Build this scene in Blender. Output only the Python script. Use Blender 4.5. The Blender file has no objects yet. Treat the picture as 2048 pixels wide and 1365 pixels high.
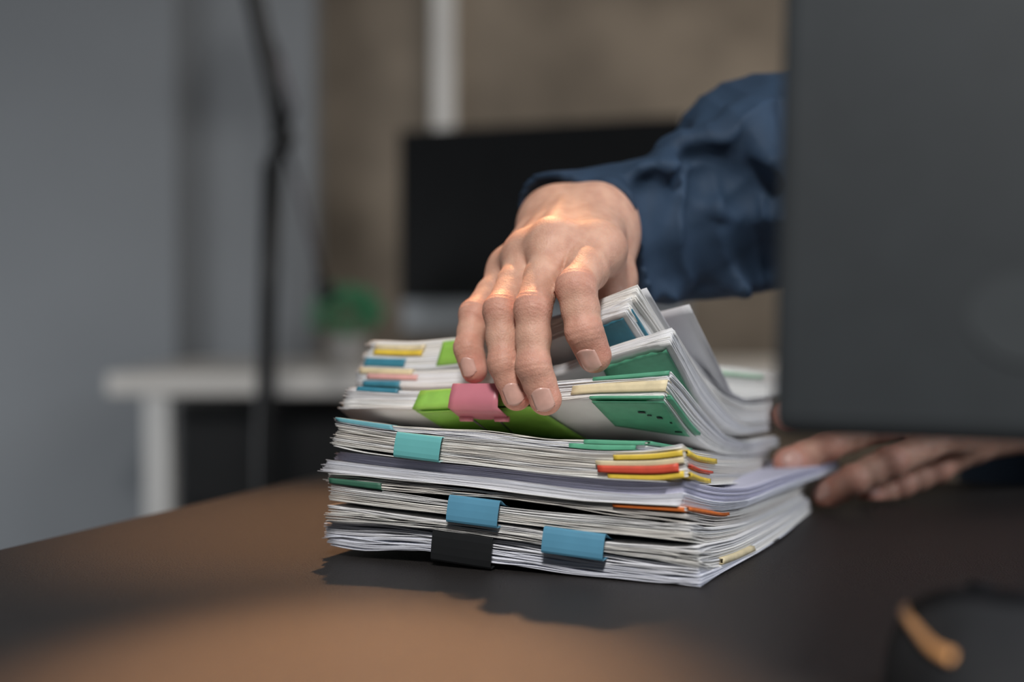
import bpy, math, random
import numpy as np
from mathutils import Vector, Matrix

random.seed(7)
rng = np.random.default_rng(7)
SC = bpy.context.scene
COL = SC.collection

# ------------------------------------------------------------------ camera
DESK = 0.74
CAMH = 0.136
FPX = 2844.4
PITCH = math.atan((682.5 - 610.0) / FPX)
cam_d = bpy.data.cameras.new('camera')
cam = bpy.data.objects.new('camera', cam_d)
COL.objects.link(cam)
cam.location = (0, 0, DESK + CAMH)
cam.rotation_euler = (math.pi / 2 - PITCH, 0, 0)
cam_d.lens = 50
cam_d.sensor_width = 36
cam_d.clip_start = 0.02
cam_d.dof.use_dof = True
cam_d.dof.focus_distance = 0.735
cam_d.dof.aperture_fstop = 2.9
SC.camera = cam

# ------------------------------------------------------------------ world and lights
w = bpy.data.worlds.new('world')
SC.world = w
w.use_nodes = True
w.node_tree.nodes['Background'].inputs[0].default_value = (0.62, 0.72, 0.86, 1)
w.node_tree.nodes['Background'].inputs[1].default_value = 0.08


def light(name, kind, loc, target, power, color, size=0.3, **kw):
    d = bpy.data.lights.new(name, kind)
    d.energy = power
    d.color = color
    if kind == 'AREA':
        d.size = size
    else:
        d.shadow_soft_size = size
    for k, v in kw.items():
        setattr(d, k, v)
    o = bpy.data.objects.new(name, d)
    COL.objects.link(o)
    o.location = loc
    o.rotation_euler = (Vector(target) - Vector(loc)).to_track_quat('-Z', 'Y').to_euler()
    return o


light('key_light', 'AREA', (-0.06, -0.35, DESK + 1.12), (0.03, 0.75, DESK + 0.05), 22, (1.0, 0.97, 0.94), 0.22)
light('side_light', 'AREA', (1.55, 0.35, DESK + 0.85), (0.12, 0.85, DESK + 0.05), 12, (0.90, 0.93, 1.0), 0.5)
light('warm_lamp_light', 'SPOT', (-0.03, 2.00, DESK + 1.50), (-0.060, 0.490, DESK), 540, (1.0, 0.50, 0.23), 0.03,
      spot_size=math.radians(8.3), spot_blend=0.9)
light('warm_fill_far', 'SPOT', (-0.16, 2.10, DESK + 1.52), (-0.12, 0.88, DESK), 185, (1.0, 0.50, 0.23), 0.03,  # added second spot, carries the warm pool on to the far desk
      spot_size=math.radians(12), spot_blend=1.0)
light('room_light', 'AREA', (-1.9, 2.3, 0.55), (-0.9, 3.8, 0.65), 8.0, (0.95, 0.97, 1.0), 0.7)
light('wall_light', 'AREA', (1.4, 2.4, 2.1), (0.9, 4.0, 1.1), 13, (1.0, 0.91, 0.82), 0.6)

SC.view_settings.view_transform = 'Standard'
SC.view_settings.look = 'None'
SC.view_settings.gamma = 1
SC.view_settings.use_curve_mapping = False
SC.view_settings.exposure = 0.0


# ------------------------------------------------------------------ helpers
def P(px, py, Y):
    """point of the place seen at pixel (px,py) at distance Y (m) in front of the camera"""
    dx = (px - 1024.0) / FPX
    dz = -(py - 682.5) / FPX
    c, s = math.cos(PITCH), math.sin(PITCH)
    yy = c + s * dz
    zz = -s + c * dz
    return np.array([dx / yy * Y, Y, DESK + CAMH + zz / yy * Y])


def desk_depth(py):
    return CAMH * FPX / max(py - 610.0, 1)


def tag(o, label=None, cat=None, group=None, kind=None):
    if label: o['label'] = label
    if cat: o['category'] = cat
    if group: o['group'] = group
    if kind: o['kind'] = kind
    return o


def empty(name, loc, label=None, cat=None, group=None, rz=0):
    o = bpy.data.objects.new(name, None)
    COL.objects.link(o)
    o.location = tuple(float(c) for c in loc)
    o.rotation_euler = (0, 0, rz)
    o.empty_display_size = 0.02
    return tag(o, label, cat, group)


def link_mesh(name, me, mat, parent=None, smooth=True):
    o = bpy.data.objects.new(name, me)
    COL.objects.link(o)
    if mat:
        me.materials.append(mat)
    if smooth:
        me.polygons.foreach_set('use_smooth', [True] * len(me.polygons))
    if parent is not None:
        o.parent = parent
        # geometry is written in world coordinates, so undo the parents' placement
        m = Matrix.Identity(4)
        q = parent
        chain = []
        while q is not None:
            chain.append(q)
            q = q.parent
        for q in reversed(chain):
            m = m @ q.matrix_parent_inverse @ Matrix.LocRotScale(q.location, q.rotation_euler, q.scale)
        o.matrix_parent_inverse = m.inverted()
    return o


def mesh_np(name, V, Q, mat, parent=None, smooth=True, cols=None):
    me = bpy.data.meshes.new(name)
    V = np.asarray(V, dtype=np.float32)
    Q = np.asarray(Q, dtype=np.int32)
    n = Q.shape[1]
    me.vertices.add(len(V))
    me.vertices.foreach_set('co', V.ravel())
    me.loops.add(Q.size)
    me.loops.foreach_set('vertex_index', Q.ravel())
    me.polygons.add(len(Q))
    me.polygons.foreach_set('loop_start', np.arange(0, Q.size, n, dtype=np.int32))
    me.update(calc_edges=True)
    me.validate()
    if cols is not None:
        a = me.color_attributes.new('tone', 'FLOAT_COLOR', 'POINT')
        a.data.foreach_set('color', np.asarray(cols, dtype=np.float32).ravel())
    return link_mesh(name, me, mat, parent, smooth)


class MB:
    def __init__(s):
        s.v = []
        s.f = []

    def add(s, V, F):
        b = len(s.v)
        s.v += [tuple(float(c) for c in p) for p in V]
        s.f += [tuple(b + i for i in f) for f in F]
        return s

    def box(s, lo, hi, M=None):
        x0, y0, z0 = lo
        x1, y1, z1 = hi
        V = [Vector(p) for p in ((x0, y0, z0), (x1, y0, z0), (x1, y1, z0), (x0, y1, z0), (x0, y0, z1), (x1, y0, z1), (x1, y1, z1), (x0, y1, z1))]
        if M is not None:
            V = [M @ p for p in V]
        return s.add(V, [(3, 2, 1, 0), (4, 5, 6, 7), (0, 1, 5, 4), (1, 2, 6, 5), (2, 3, 7, 6), (3, 0, 4, 7)])

    def tube(s, pts, r, n=12, caps=True):
        pts = [Vector([float(c) for c in p]) for p in pts]
        rs = r if isinstance(r, (list, tuple)) else [r] * len(pts)
        V = []
        F = []
        up = None
        for i, p in enumerate(pts):
            a = pts[max(i - 1, 0)]
            b = pts[min(i + 1, len(pts) - 1)]
            d = (b - a).normalized()
            if up is None:
                up = Vector((0, 0, 1)) if abs(d.z) < 0.9 else Vector((1, 0, 0))
            x = d.cross(up).normalized()
            up = x.cross(d).normalized()
            for k in range(n):
                t = 2 * math.pi * k / n
                V.append(p + (x * math.cos(t) + up * math.sin(t)) * rs[i])
        for i in range(len(pts) - 1):
            for k in range(n):
                F.append((i * n + k, i * n + (k + 1) % n, (i + 1) * n + (k + 1) % n, (i + 1) * n + k))
        if caps:
            F.append(tuple(range(n - 1, -1, -1)))
            F.append(tuple((len(pts) - 1) * n + k for k in range(n)))
        return s.add(V, F)

    def lathe(s, c, prof, n=32, squash=(1, 1)):
        V = []
        F = []
        for r, z in prof:
            for k in range(n):
                t = 2 * math.pi * k / n
                V.append((c[0] + r * math.cos(t) * squash[0], c[1] + r * math.sin(t) * squash[1], c[2] + z))
        for i in range(len(prof) - 1):
            for k in range(n):
                F.append((i * n + k, i * n + (k + 1) % n, (i + 1) * n + (k + 1) % n, (i + 1) * n + k))
        F.append(tuple(range(n - 1, -1, -1)))
        F.append(tuple((len(prof) - 1) * n + k for k in range(n)))
        return s.add(V, F)

    def build(s, name, mat, parent=None, smooth=False, bevel=0):
        me = bpy.data.meshes.new(name)
        me.from_pydata(s.v, [], s.f)
        me.update()
        o = link_mesh(name, me, mat, parent, smooth)
        if bevel:
            m = o.modifiers.new('bevel', 'BEVEL')
            m.width = bevel
            m.segments = 3
            m.limit_method = 'ANGLE'
        return o


# ------------------------------------------------------------------ materials
def nodes_of(name):
    m = bpy.data.materials.new(name)
    m.use_nodes = True
    nt = m.node_tree
    return m, nt, nt.nodes['Principled BSDF']


def mat(name, color, rough=0.5, metal=0.0, spec=0.5, noise=None, bump=None, sheen=0.0, rough_var=0.0):
    """noise=(scale, amount): colour mottling; bump=(scale, strength, distance)"""
    m, nt, b = nodes_of(name)
    b.inputs['Base Color'].default_value = (*color, 1)
    b.inputs['Roughness'].default_value = rough
    b.inputs['Metallic'].default_value = metal
    b.inputs['Specular IOR Level'].default_value = spec
    if sheen:
        b.inputs['Sheen Weight'].default_value = sheen
    tc = nt.nodes.new('ShaderNodeTexCoord')
    if noise:
        n = nt.nodes.new('ShaderNodeTexNoise')
        n.inputs['Scale'].default_value = noise[0]
        n.inputs['Detail'].default_value = 6
        nt.links.new(tc.outputs['Object'], n.inputs['Vector'])
        r = nt.nodes.new('ShaderNodeValToRGB')
        a = noise[1]
        r.color_ramp.elements[0].position = 0.3
        r.color_ramp.elements[1].position = 0.7
        r.color_ramp.elements[0].color = (*[c * (1 - a) for c in color], 1)
        r.color_ramp.elements[1].color = (*[min(1, c * (1 + a)) for c in color], 1)
        nt.links.new(n.outputs['Fac'], r.inputs['Fac'])
        nt.links.new(r.outputs['Color'], b.inputs['Base Color'])
    if bump:
        n = nt.nodes.new('ShaderNodeTexNoise')
        n.inputs['Scale'].default_value = bump[0]
        n.inputs['Detail'].default_value = 4
        nt.links.new(tc.outputs['Object'], n.inputs['Vector'])
        bp = nt.nodes.new('ShaderNodeBump')
        bp.inputs['Strength'].default_value = bump[1]
        bp.inputs['Distance'].default_value = bump[2]
        nt.links.new(n.outputs['Fac'], bp.inputs['Height'])
        nt.links.new(bp.outputs['Normal'], b.inputs['Normal'])
    return m


def paper_material():
    m, nt, b = nodes_of('paper')
    at = nt.nodes.new('ShaderNodeAttribute')
    at.attribute_name = 'tone'
    tc = nt.nodes.new('ShaderNodeTexCoord')
    n = nt.nodes.new('ShaderNodeTexNoise')
    n.inputs['Scale'].default_value = 90
    n.inputs['Detail'].default_value = 5
    nt.links.new(tc.outputs['Object'], n.inputs['Vector'])
    mx = nt.nodes.new('ShaderNodeMix')
    mx.data_type = 'RGBA'
    mx.blend_type = 'MULTIPLY'
    mx.inputs['Factor'].default_value = 0.12
    nt.links.new(at.outputs['Color'], mx.inputs['A'])
    nt.links.new(n.outputs['Fac'], mx.inputs['B'])
    nt.links.new(mx.outputs['Result'], b.inputs['Base Color'])
    b.inputs['Roughness'].default_value = 0.62
    b.inputs['Specular IOR Level'].default_value = 0.25
    n2 = nt.nodes.new('ShaderNodeTexNoise')
    n2.inputs['Scale'].default_value = 500
    nt.links.new(tc.outputs['Object'], n2.inputs['Vector'])
    bp = nt.nodes.new('ShaderNodeBump')
    bp.inputs['Strength'].default_value = 0.15
    bp.inputs['Distance'].default_value = 0.0004
    nt.links.new(n2.outputs['Fac'], bp.inputs['Height'])
    nt.links.new(bp.outputs['Normal'], b.inputs['Normal'])
    return m


def skin_material():
    m, nt, b = nodes_of('skin')
    at = nt.nodes.new('ShaderNodeAttribute')
    at.attribute_name = 'tone'
    tc = nt.nodes.new('ShaderNodeTexCoord')
    n = nt.nodes.new('ShaderNodeTexNoise')
    n.inputs['Scale'].default_value = 120
    n.inputs['Detail'].default_value = 6
    nt.links.new(tc.outputs['Object'], n.inputs['Vector'])
    r = nt.nodes.new('ShaderNodeValToRGB')
    r.color_ramp.elements[0].position = 0.35
    r.color_ramp.elements[1].position = 0.65
    r.color_ramp.elements[0].color = (0.80, 0.72, 0.70, 1)
    r.color_ramp.elements[1].color = (1, 1, 1, 1)
    nt.links.new(n.outputs['Fac'], r.inputs['Fac'])
    mx = nt.nodes.new('ShaderNodeMix')
    mx.data_type = 'RGBA'
    mx.blend_type = 'MULTIPLY'
    mx.inputs['Factor'].default_value = 0.8
    nt.links.new(at.outputs['Color'], mx.inputs['A'])
    nt.links.new(r.outputs['Color'], mx.inputs['B'])
    nt.links.new(mx.outputs['Result'], b.inputs['Base Color'])
    b.inputs['Roughness'].default_value = 0.55
    b.inputs['Specular IOR Level'].default_value = 0.35
    b.inputs['Subsurface Weight'].default_value = 0.25
    b.inputs['Subsurface Radius'].default_value = (1.0, 0.35, 0.2)
    b.inputs['Subsurface Scale'].default_value = 0.004
    v = nt.nodes.new('ShaderNodeTexVoronoi')
    v.inputs['Scale'].default_value = 900
    nt.links.new(tc.outputs['Object'], v.inputs['Vector'])
    n3 = nt.nodes.new('ShaderNodeTexNoise')
    n3.inputs['Scale'].default_value = 260
    n3.inputs['Detail'].default_value = 5
    nt.links.new(tc.outputs['Object'], n3.inputs['Vector'])
    ad = nt.nodes.new('ShaderNodeMath')
    ad.operation = 'ADD'
    nt.links.new(v.outputs['Distance'], ad.inputs[0])
    nt.links.new(n3.outputs['Fac'], ad.inputs[1])
    bp = nt.nodes.new('ShaderNodeBump')
    bp.inputs['Strength'].default_value = 0.30
    bp.inputs['Distance'].default_value = 0.0005
    nt.links.new(ad.outputs[0], bp.inputs['Height'])
    nt.links.new(bp.outputs['Normal'], b.inputs['Normal'])
    return m


M = {}
M['paper'] = paper_material()
M['skin'] = skin_material()
M['nail'] = mat('nail', (0.60, 0.355, 0.295), 0.30, spec=0.6, noise=(300, 0.06))
M['desk'] = mat('dark_brown_desktop', (0.013, 0.010, 0.009), 0.42, spec=0.5, noise=(700, 0.5), bump=(900, 1.0, 0.0024))
M['desk_metal'] = mat('desk_leg_metal', (0.03, 0.03, 0.03), 0.4, metal=0.6, noise=(30, 0.1))
M['grey_wall'] = mat('grey_wall_paint', (0.265, 0.285, 0.305), 0.85, noise=(2, 0.05), bump=(120, 0.1, 0.002))
M['concrete'] = mat('brown_concrete_wall', (0.225, 0.190, 0.150), 0.9, noise=(3.2, 0.32), bump=(14, 0.4, 0.01))
M['floor'] = mat('floor_boards', (0.10, 0.085, 0.075), 0.5, noise=(6, 0.2))
M['ceiling'] = mat('ceiling_paint', (0.5, 0.5, 0.5), 0.9, noise=(3, 0.04))
M['white_desk'] = mat('white_laminate', (0.76, 0.74, 0.70), 0.45, noise=(5, 0.04))
M['white_metal'] = mat('white_metal', (0.72, 0.72, 0.70), 0.4, noise=(9, 0.04))
M['black'] = mat('black_plastic', (0.012, 0.013, 0.014), 0.4, noise=(40, 0.15))
M['mouse'] = mat('matte_black_rubber', (0.016, 0.017, 0.019), 0.75, spec=0.2, noise=(40, 0.15))
M['screen'] = mat('dark_screen_glass', (0.009, 0.010, 0.011), 0.5, spec=0.15, noise=(20, 0.1))
M['silver'] = mat('silver_aluminium', (0.30, 0.32, 0.34), 0.4, metal=0.3, noise=(30, 0.05))
M['shell'] = mat('dark_grey_monitor_shell', (0.027, 0.032, 0.036), 0.55, spec=0.4, noise=(60, 0.06), bump=(900, 0.1, 0.0003))
M['emblem'] = mat('emblem_grey', (0.050, 0.056, 0.060), 0.3, spec=0.6, noise=(50, 0.05))
M['shirt'] = mat('navy_blue_shirt', (0.025, 0.048, 0.086), 0.7, spec=0.25, noise=(35, 0.15), bump=(1400, 0.35, 0.0006))
M['seam'] = mat('reddish_seam', (0.20, 0.10, 0.11), 0.8, noise=(200, 0.2))
M['trousers'] = mat('dark_trousers', (0.02, 0.022, 0.028), 0.85, noise=(30, 0.15))
M['hair'] = mat('dark_hair', (0.012, 0.009, 0.008), 0.5, noise=(80, 0.3), bump=(300, 0.6, 0.002))
M['teal_clip'] = mat('teal_clip_enamel', (0.14, 0.45, 0.45), 0.38, noise=(60, 0.05))
M['blue_clip'] = mat('blue_clip_enamel', (0.10, 0.29, 0.43), 0.35, noise=(60, 0.05))
M['pink_clip'] = mat('pink_clip_enamel', (0.56, 0.19, 0.24), 0.4, noise=(60, 0.05))
M['black_clip'] = mat('black_clip_enamel', (0.014, 0.015, 0.016), 0.35, noise=(60, 0.1))
M['wire'] = mat('dark_wire', (0.10, 0.09, 0.10), 0.3, metal=0.8, noise=(60, 0.1))
M['teal_tape'] = mat('teal_tape', (0.13, 0.36, 0.42), 0.55, noise=(150, 0.1))
M['blue_tape'] = mat('blue_tape', (0.045, 0.22, 0.31), 0.5, noise=(150, 0.12))
M['green_tape'] = mat('green_tape', (0.085, 0.33, 0.20), 0.55, noise=(150, 0.1), bump=(160, 0.3, 0.0006))
M['dark_green_tape'] = mat('dark_green_tape', (0.04, 0.14, 0.09), 0.55, noise=(150, 0.1))
M['lime_tape'] = mat('lime_tape', (0.28, 0.55, 0.09), 0.5, noise=(120, 0.1), bump=(120, 0.3, 0.0008))
M['yellow_tape'] = mat('yellow_tape', (0.80, 0.58, 0.07), 0.5, noise=(150, 0.1))
M['red_tape'] = mat('red_tape', (0.66, 0.085, 0.045), 0.5, noise=(150, 0.1))
M['orange_tape'] = mat('orange_tape', (0.65, 0.16, 0.03), 0.5, noise=(150, 0.1))
M['cream_tape'] = mat('cream_tape', (0.72, 0.62, 0.40), 0.55, noise=(120, 0.12), bump=(120, 0.3, 0.0006))
M['pink_tape'] = mat('pink_tape', (0.72, 0.40, 0.38), 0.55, noise=(120, 0.08))
M['ink'] = mat('ink', (0.01, 0.02, 0.02), 0.5, noise=(60, 0.1))
M['copper'] = mat('copper_strip', (0.80, 0.40, 0.16), 0.35, metal=0.25, noise=(60, 0.06))
M['leaf'] = mat('leaf_green', (0.06, 0.33, 0.16), 0.5, noise=(40, 0.35))
M['pot'] = mat('white_pot', (0.42, 0.41, 0.40), 0.5, noise=(20, 0.05))
M['soil'] = mat('soil', (0.03, 0.02, 0.015), 0.9, noise=(80, 0.3))


def structure(o, label=None):
    o['kind'] = 'structure'
    return o


# ------------------------------------------------------------------ room
structure(MB().box((-2.6, -1.6, -0.06), (3.2, 4.6, 0)).build('floor', M['floor']))
structure(MB().box((-2.6, 1.2, 2.75), (3.2, 4.6, 2.82)).build('ceiling', M['ceiling']))
xw = P(628, 400, 3.95)[0]
structure(MB().box((xw, 3.95, 0), (3.1, 4.05, 2.75)).build('wall_back', M['concrete']))
xs = P(352, 400, 3.70)[0]
structure(MB().box((xs, 3.80, 0), (xw + 0.02, 4.05, 2.75)).build('wall_back_grey', M['grey_wall']))
structure(MB().box((-2.4, 3.70, 0), (xs, 4.05, 2.75)).build('wall_pier', M['grey_wall']))
structure(MB().box((-2.5, 1.0, 0), (-2.4, 4.05, 2.75)).build('wall_left', M['grey_wall']))
structure(MB().box((3.1, 1.0, 0), (3.2, 4.05, 2.75)).build('wall_right', M['grey_wall']))
structure(MB().box((xw + 0.001, 3.93, 0), (3.1, 3.95, 0.09)).build('baseboard_back', M['white_metal']))

# white conduit on the back wall
cx = P(886, 100, 3.9)[0]
cond = empty('cable_conduit', (cx, 3.93, 1.2), 'white vertical cable conduit on the brown wall above the black monitor', 'conduit')
MB().box((cx - 0.031, 3.895, 1.10), (cx + 0.031, 3.948, 2.74)).build('channel', M['white_metal'], cond, bevel=0.006)
MB().box((cx - 0.036, 3.885, 1.08), (cx + 0.036, 3.948, 1.12)).build('end_cap', M['white_metal'], cond, bevel=0.006)

# ------------------------------------------------------------------ foreground desk
ed = Vector((0.35, 0.937, 0)).normalized()      # left edge direction
er = Vector((ed.y, -ed.x, 0))
e0 = Vector((-0.284, 0.790, 0))
far = e0 + ed * 0.50
near = e0 - ed * 1.25
def dp(a, b):
    return far - ed * a + er * b
desk = empty('desk', (far - ed * 0.8 + er * 0.8).to_tuple()[:2] + (0,), 'dark brown desk with fine-grained top under the paper pile', 'desk')
W = 1.60
Dp = 1.75 - 0.02
Vt = []
for z in (DESK - 0.028, DESK):
    for a, b in ((0, 0), (0, W), (Dp, W), (Dp, 0)):
        p = dp(a, b)
        Vt.append((p.x, p.y, z))
MB().add(Vt, [(0, 1, 2, 3), (7, 6, 5, 4), (0, 4, 5, 1), (1, 5, 6, 2), (2, 6, 7, 3), (3, 7, 4, 0)]).build('desktop', M['desk'], desk, bevel=0.0015)
for a, b in ((0.08, 0.08), (0.08, W - 0.08), (Dp - 0.08, W - 0.08), (Dp - 0.08, 0.08)):
    p = dp(a, b)
    MB().box((p.x - 0.025, p.y - 0.025, 0), (p.x + 0.025, p.y + 0.025, DESK - 0.0285)).build('leg', M['desk_metal'], desk, bevel=0.003)

# ------------------------------------------------------------------ white desk and what stands on it
y0, y1 = 2.83, 3.60
xl = P(212, 770, y0)[0]
xr = 1.25
wd = empty('white_desk', ((xl + xr) / 2, (y0 + y1) / 2, 0), 'white desk along the back wall behind the paper pile', 'desk')
MB().box((xl, y0, DESK - 0.045), (xr, y1, DESK)).build('desktop', M['white_desk'], wd, bevel=0.006)
xleg = P(288, 900, y0 + 0.02)[0]
for xx in (xleg, xr - 0.12):
    for yy in (y0 + 0.02, y1 - 0.08):
        MB().box((xx, yy, 0), (xx + 0.052, yy + 0.052, DESK - 0.0455)).build('leg', M['white_metal'], wd, bevel=0.004)
# dark drawer cabinet under it
cb0 = P(352, 900, 3.05)[0]
cab = empty('drawer_cabinet', (cb0 + 0.45, 3.3, 0), 'black drawer cabinet in the dark under the white desk', 'cabinet')
MB().box((cb0, 3.05, 0.02), (cb0 + 0.95, 3.55, DESK - 0.08)).build('carcass', M['black'], cab, bevel=0.004)
for i in range(3):
    z0 = 0.05 + i * 0.2
    dr = MB().box((cb0 + 0.01, 3.035, z0), (cb0 + 0.94, 3.049, z0 + 0.19)).build('drawer', M['black'], cab, bevel=0.002)
    MB().box((cb0 + 0.40, 3.02, z0 + 0.15), (cb0 + 0.55, 3.034, z0 + 0.165)).build('handle', M['desk_metal'], dr, bevel=0.002)

# plant
pc = P(695, 690, 3.02)
pot = empty('potted_plant', (pc[0], 3.02, DESK), 'small bushy green plant in a white pot on the white desk', 'plant')
MB().lathe((pc[0], 3.02, DESK + 0.0005), [(0.030, 0), (0.034, 0.004), (0.041, 0.056), (0.044, 0.059), (0.044, 0.068), (0.040, 0.068), (0.038, 0.058), (0.0005, 0.058)]).build('pot', M['pot'], pot, smooth=True)
MB().lathe((pc[0], 3.02, DESK + 0.0585), [(0.037, 0), (0.036, 0.004), (0.001, 0.006)], 20).build('soil', M['soil'], pot, smooth=True)
lm = MB()
for i in range(330):
    th = random.uniform(0, 2 * math.pi)
    ph = math.acos(random.uniform(-0.55, 1))
    rr = random.uniform(0.5, 1.0)
    c = Vector((pc[0] + 0.075 * rr * math.sin(ph) * math.cos(th), 3.02 + 0.07 * rr * math.sin(ph) * math.sin(th), DESK + 0.116 + 0.058 * rr * math.cos(ph)))
    d = Vector((math.sin(ph) * math.cos(th), math.sin(ph) * math.sin(th), math.cos(ph) + 0.3)).normalized()
    sd = d.cross(Vector((random.random(), random.random(), random.random()))).normalized()
    l = random.uniform(0.012, 0.02)
    up = d.cross(sd) * 0.002
    lm.add([c, c + d * l * 0.5 + sd * 0.006 + up, c + d * l, c + d * l * 0.5 - sd * 0.006 + up], [(0, 1, 2), (0, 2, 3)])
lf = lm.build('foliage', M['leaf'], pot)
lf['kind'] = 'stuff'
sm = MB()
for i in range(9):
    th = i * 0.7
    sm.tube([(pc[0] + 0.01 * math.cos(th), 3.02 + 0.01 * math.sin(th), DESK + 0.060), (pc[0] + 0.04 * math.cos(th), 3.02 + 0.04 * math.sin(th), DESK + 0.13)], 0.0015, 5)
st = sm.build('stems', M['leaf'], pot)
st['kind'] = 'stuff'

# background computer (screen turned slightly)
c_l = P(800, 262, 3.22)
c_r = P(1372, 232, 2.96)
zb = P(800, 602, 3.12)[2]
zc = P(800, 668, 3.12)[2]
zt = c_l[2]
a = Vector((c_l[0], 3.22, 0))
b_ = Vector((c_r[0], 2.96, 0))
dx = (b_ - a)
wid = dx.length
ang = math.atan2(dx.y, dx.x)
zt = (c_l[2] + c_r[2]) / 2
imc = empty('computer_screen', ((a.x + b_.x) / 2, 3.20, DESK), 'black computer screen with silver chin on the white desk behind the sleeve', 'computer', rz=0)
T = Matrix.Translation((a.x, a.y, 0)) @ Matrix.Rotation(ang, 4, 'Z')
MB().box((0, 0, zc), (wid, 0.03, zt), T).build('housing', M['silver'], imc, bevel=0.008)
MB().box((0.0, -0.004, zb), (wid, -0.0005, zt), T).build('screen', M['screen'], imc, bevel=0.003)
MB().box((wid / 2 - 0.09, 0.031, DESK + 0.008), (wid / 2 + 0.09, 0.041, zc + 0.12), T).build('stand_neck', M['silver'], imc, bevel=0.003)
MB().box((wid / 2 - 0.1, -0.08, DESK + 0.0005), (wid / 2 + 0.1, 0.12, DESK + 0.0085), T).build('stand_foot', M['silver'], imc, bevel=0.003)
# keyboard-less dark box beside the screen (its left neighbour in the photo is only the screen's shadow)

# floor lamp with jointed arm
LY = 2.35
lamp = empty('floor_lamp', (P(528, 900, LY)[0], LY, 0), 'black jointed floor lamp standing before the white desk', 'lamp')
p_low = P(528, 900, LY)
p_j = P(545, 330, LY)
p_k = P(565, 275, LY)
p_t = P(507, -10, LY - 0.02)
p_t2 = P(440, -380, LY - 0.05)
MB().tube([(p_low[0] - 0.003, LY, 0.02), p_low, P(536, 600, LY), p_j], 0.0160, 16).build('pole', M['black'], lamp, True)
MB().tube([p_j, p_k], 0.014, 14).build('elbow_joint', M['black'], lamp, True)
MB().tube([p_k + np.array([0, -.022, 0]), p_k + np.array([0, .022, 0])], 0.019, 20).build('joint_knob', M['black'], lamp, True)
MB().tube([p_k, P(545, 170, LY), p_t, p_t2], 0.0160, 14).build('arm', M['black'], lamp, True)
MB().tube([P(572, 262, LY + .02), P(588, 215, LY + .02), P(560, 120, LY + .02), P(535, 60, LY + .02)], 0.004, 8).build('spring', M['wire'], lamp, True)
MB().tube([P(570, 290, LY), P(598, 380, LY), P(628, 500, LY), P(648, 575, LY)], 0.0045, 8).build('cable', M['wire'], lamp, True)
MB().tube([P(640, 560, LY), P(662, 598, LY)], [0.010, 0.016], 14).build('cable_switch', M['black'], lamp, True)
MB().lathe((p_low[0] - 0.003, LY, 0.0), [(0.14, 0), (0.14, 0.012), (0.12, 0.02), (0.02, 0.026)], 40).build('base', M['black'], lamp, True)
hd = p_t2
MB().lathe((hd[0] - 0.03, hd[1], hd[2] - 0.12), [(0.10, 0), (0.085, 0.05), (0.045, 0.11), (0.02, 0.14)], 32).build('lamp_shade', M['black'], lamp, True)


# ------------------------------------------------------------------ paper pile
PHI = math.radians(23)
UD = np.array([math.cos(PHI), -math.sin(PHI), 0.0])
VD = np.array([math.sin(PHI), math.cos(PHI), 0.0])


def dF(px, off=0.0):
    return (0.7182 + off) / (1 + (px - 1024) * 1.4926e-4)


def front(pts, off=0.0, off2=None):
    """front-face points on the vertical plane of the pile's near edge"""
    if off2 is None:
        off2 = off
    out = []
    x0, x1 = pts[0][0], pts[-1][0]
    for q in pts:
        if len(q) == 3:
            p = P(*q)
        else:
            k = (q[0] - x0) / (x1 - x0)
            d = dF(q[0], off + (off2 - off) * k)
            p = P(q[0], q[1], d)
        p[2] = max(p[2], DESK + 0.0006)
        out.append(p)
    return np.array(out)


def side(pts, n0=0.1987, n1=None):
    if n1 is None:
        n1 = n0
    out = []
    x0, x1 = pts[0][0], pts[-1][0]
    for q in pts:
        if len(q) == 3:
            p = P(*q)
        else:
            k = (q[0] - x0) / (x1 - x0)
            d = (n0 + (n1 - n0) * k) / (0.4245 - (q[0] - 1024) / FPX)
            d = min(d, desk_depth(q[1]) - 0.0005)
            p = P(q[0], q[1], d)
        p[2] = max(p[2], DESK + 0.0006)
        out.append(p)
    return np.array(out)


def resample(pts, n, smooth=2, dens=1.0):
    pts = np.asarray(pts, float)
    L = np.r_[0, np.cumsum(np.linalg.norm(np.diff(pts, axis=0), axis=1))]
    L /= L[-1]
    t = np.linspace(0, 1, 81)
    c = np.stack([np.interp(t, L, pts[:, i]) for i in range(3)], 1)
    for _ in range(smooth * 5):
        c[1:-1] = (c[:-2] + 2 * c[1:-1] + c[2:]) / 4
    tt = np.linspace(0, 1, n) ** dens
    return np.stack([np.interp(tt, t, c[:, i]) for i in range(3)], 1)


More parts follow.
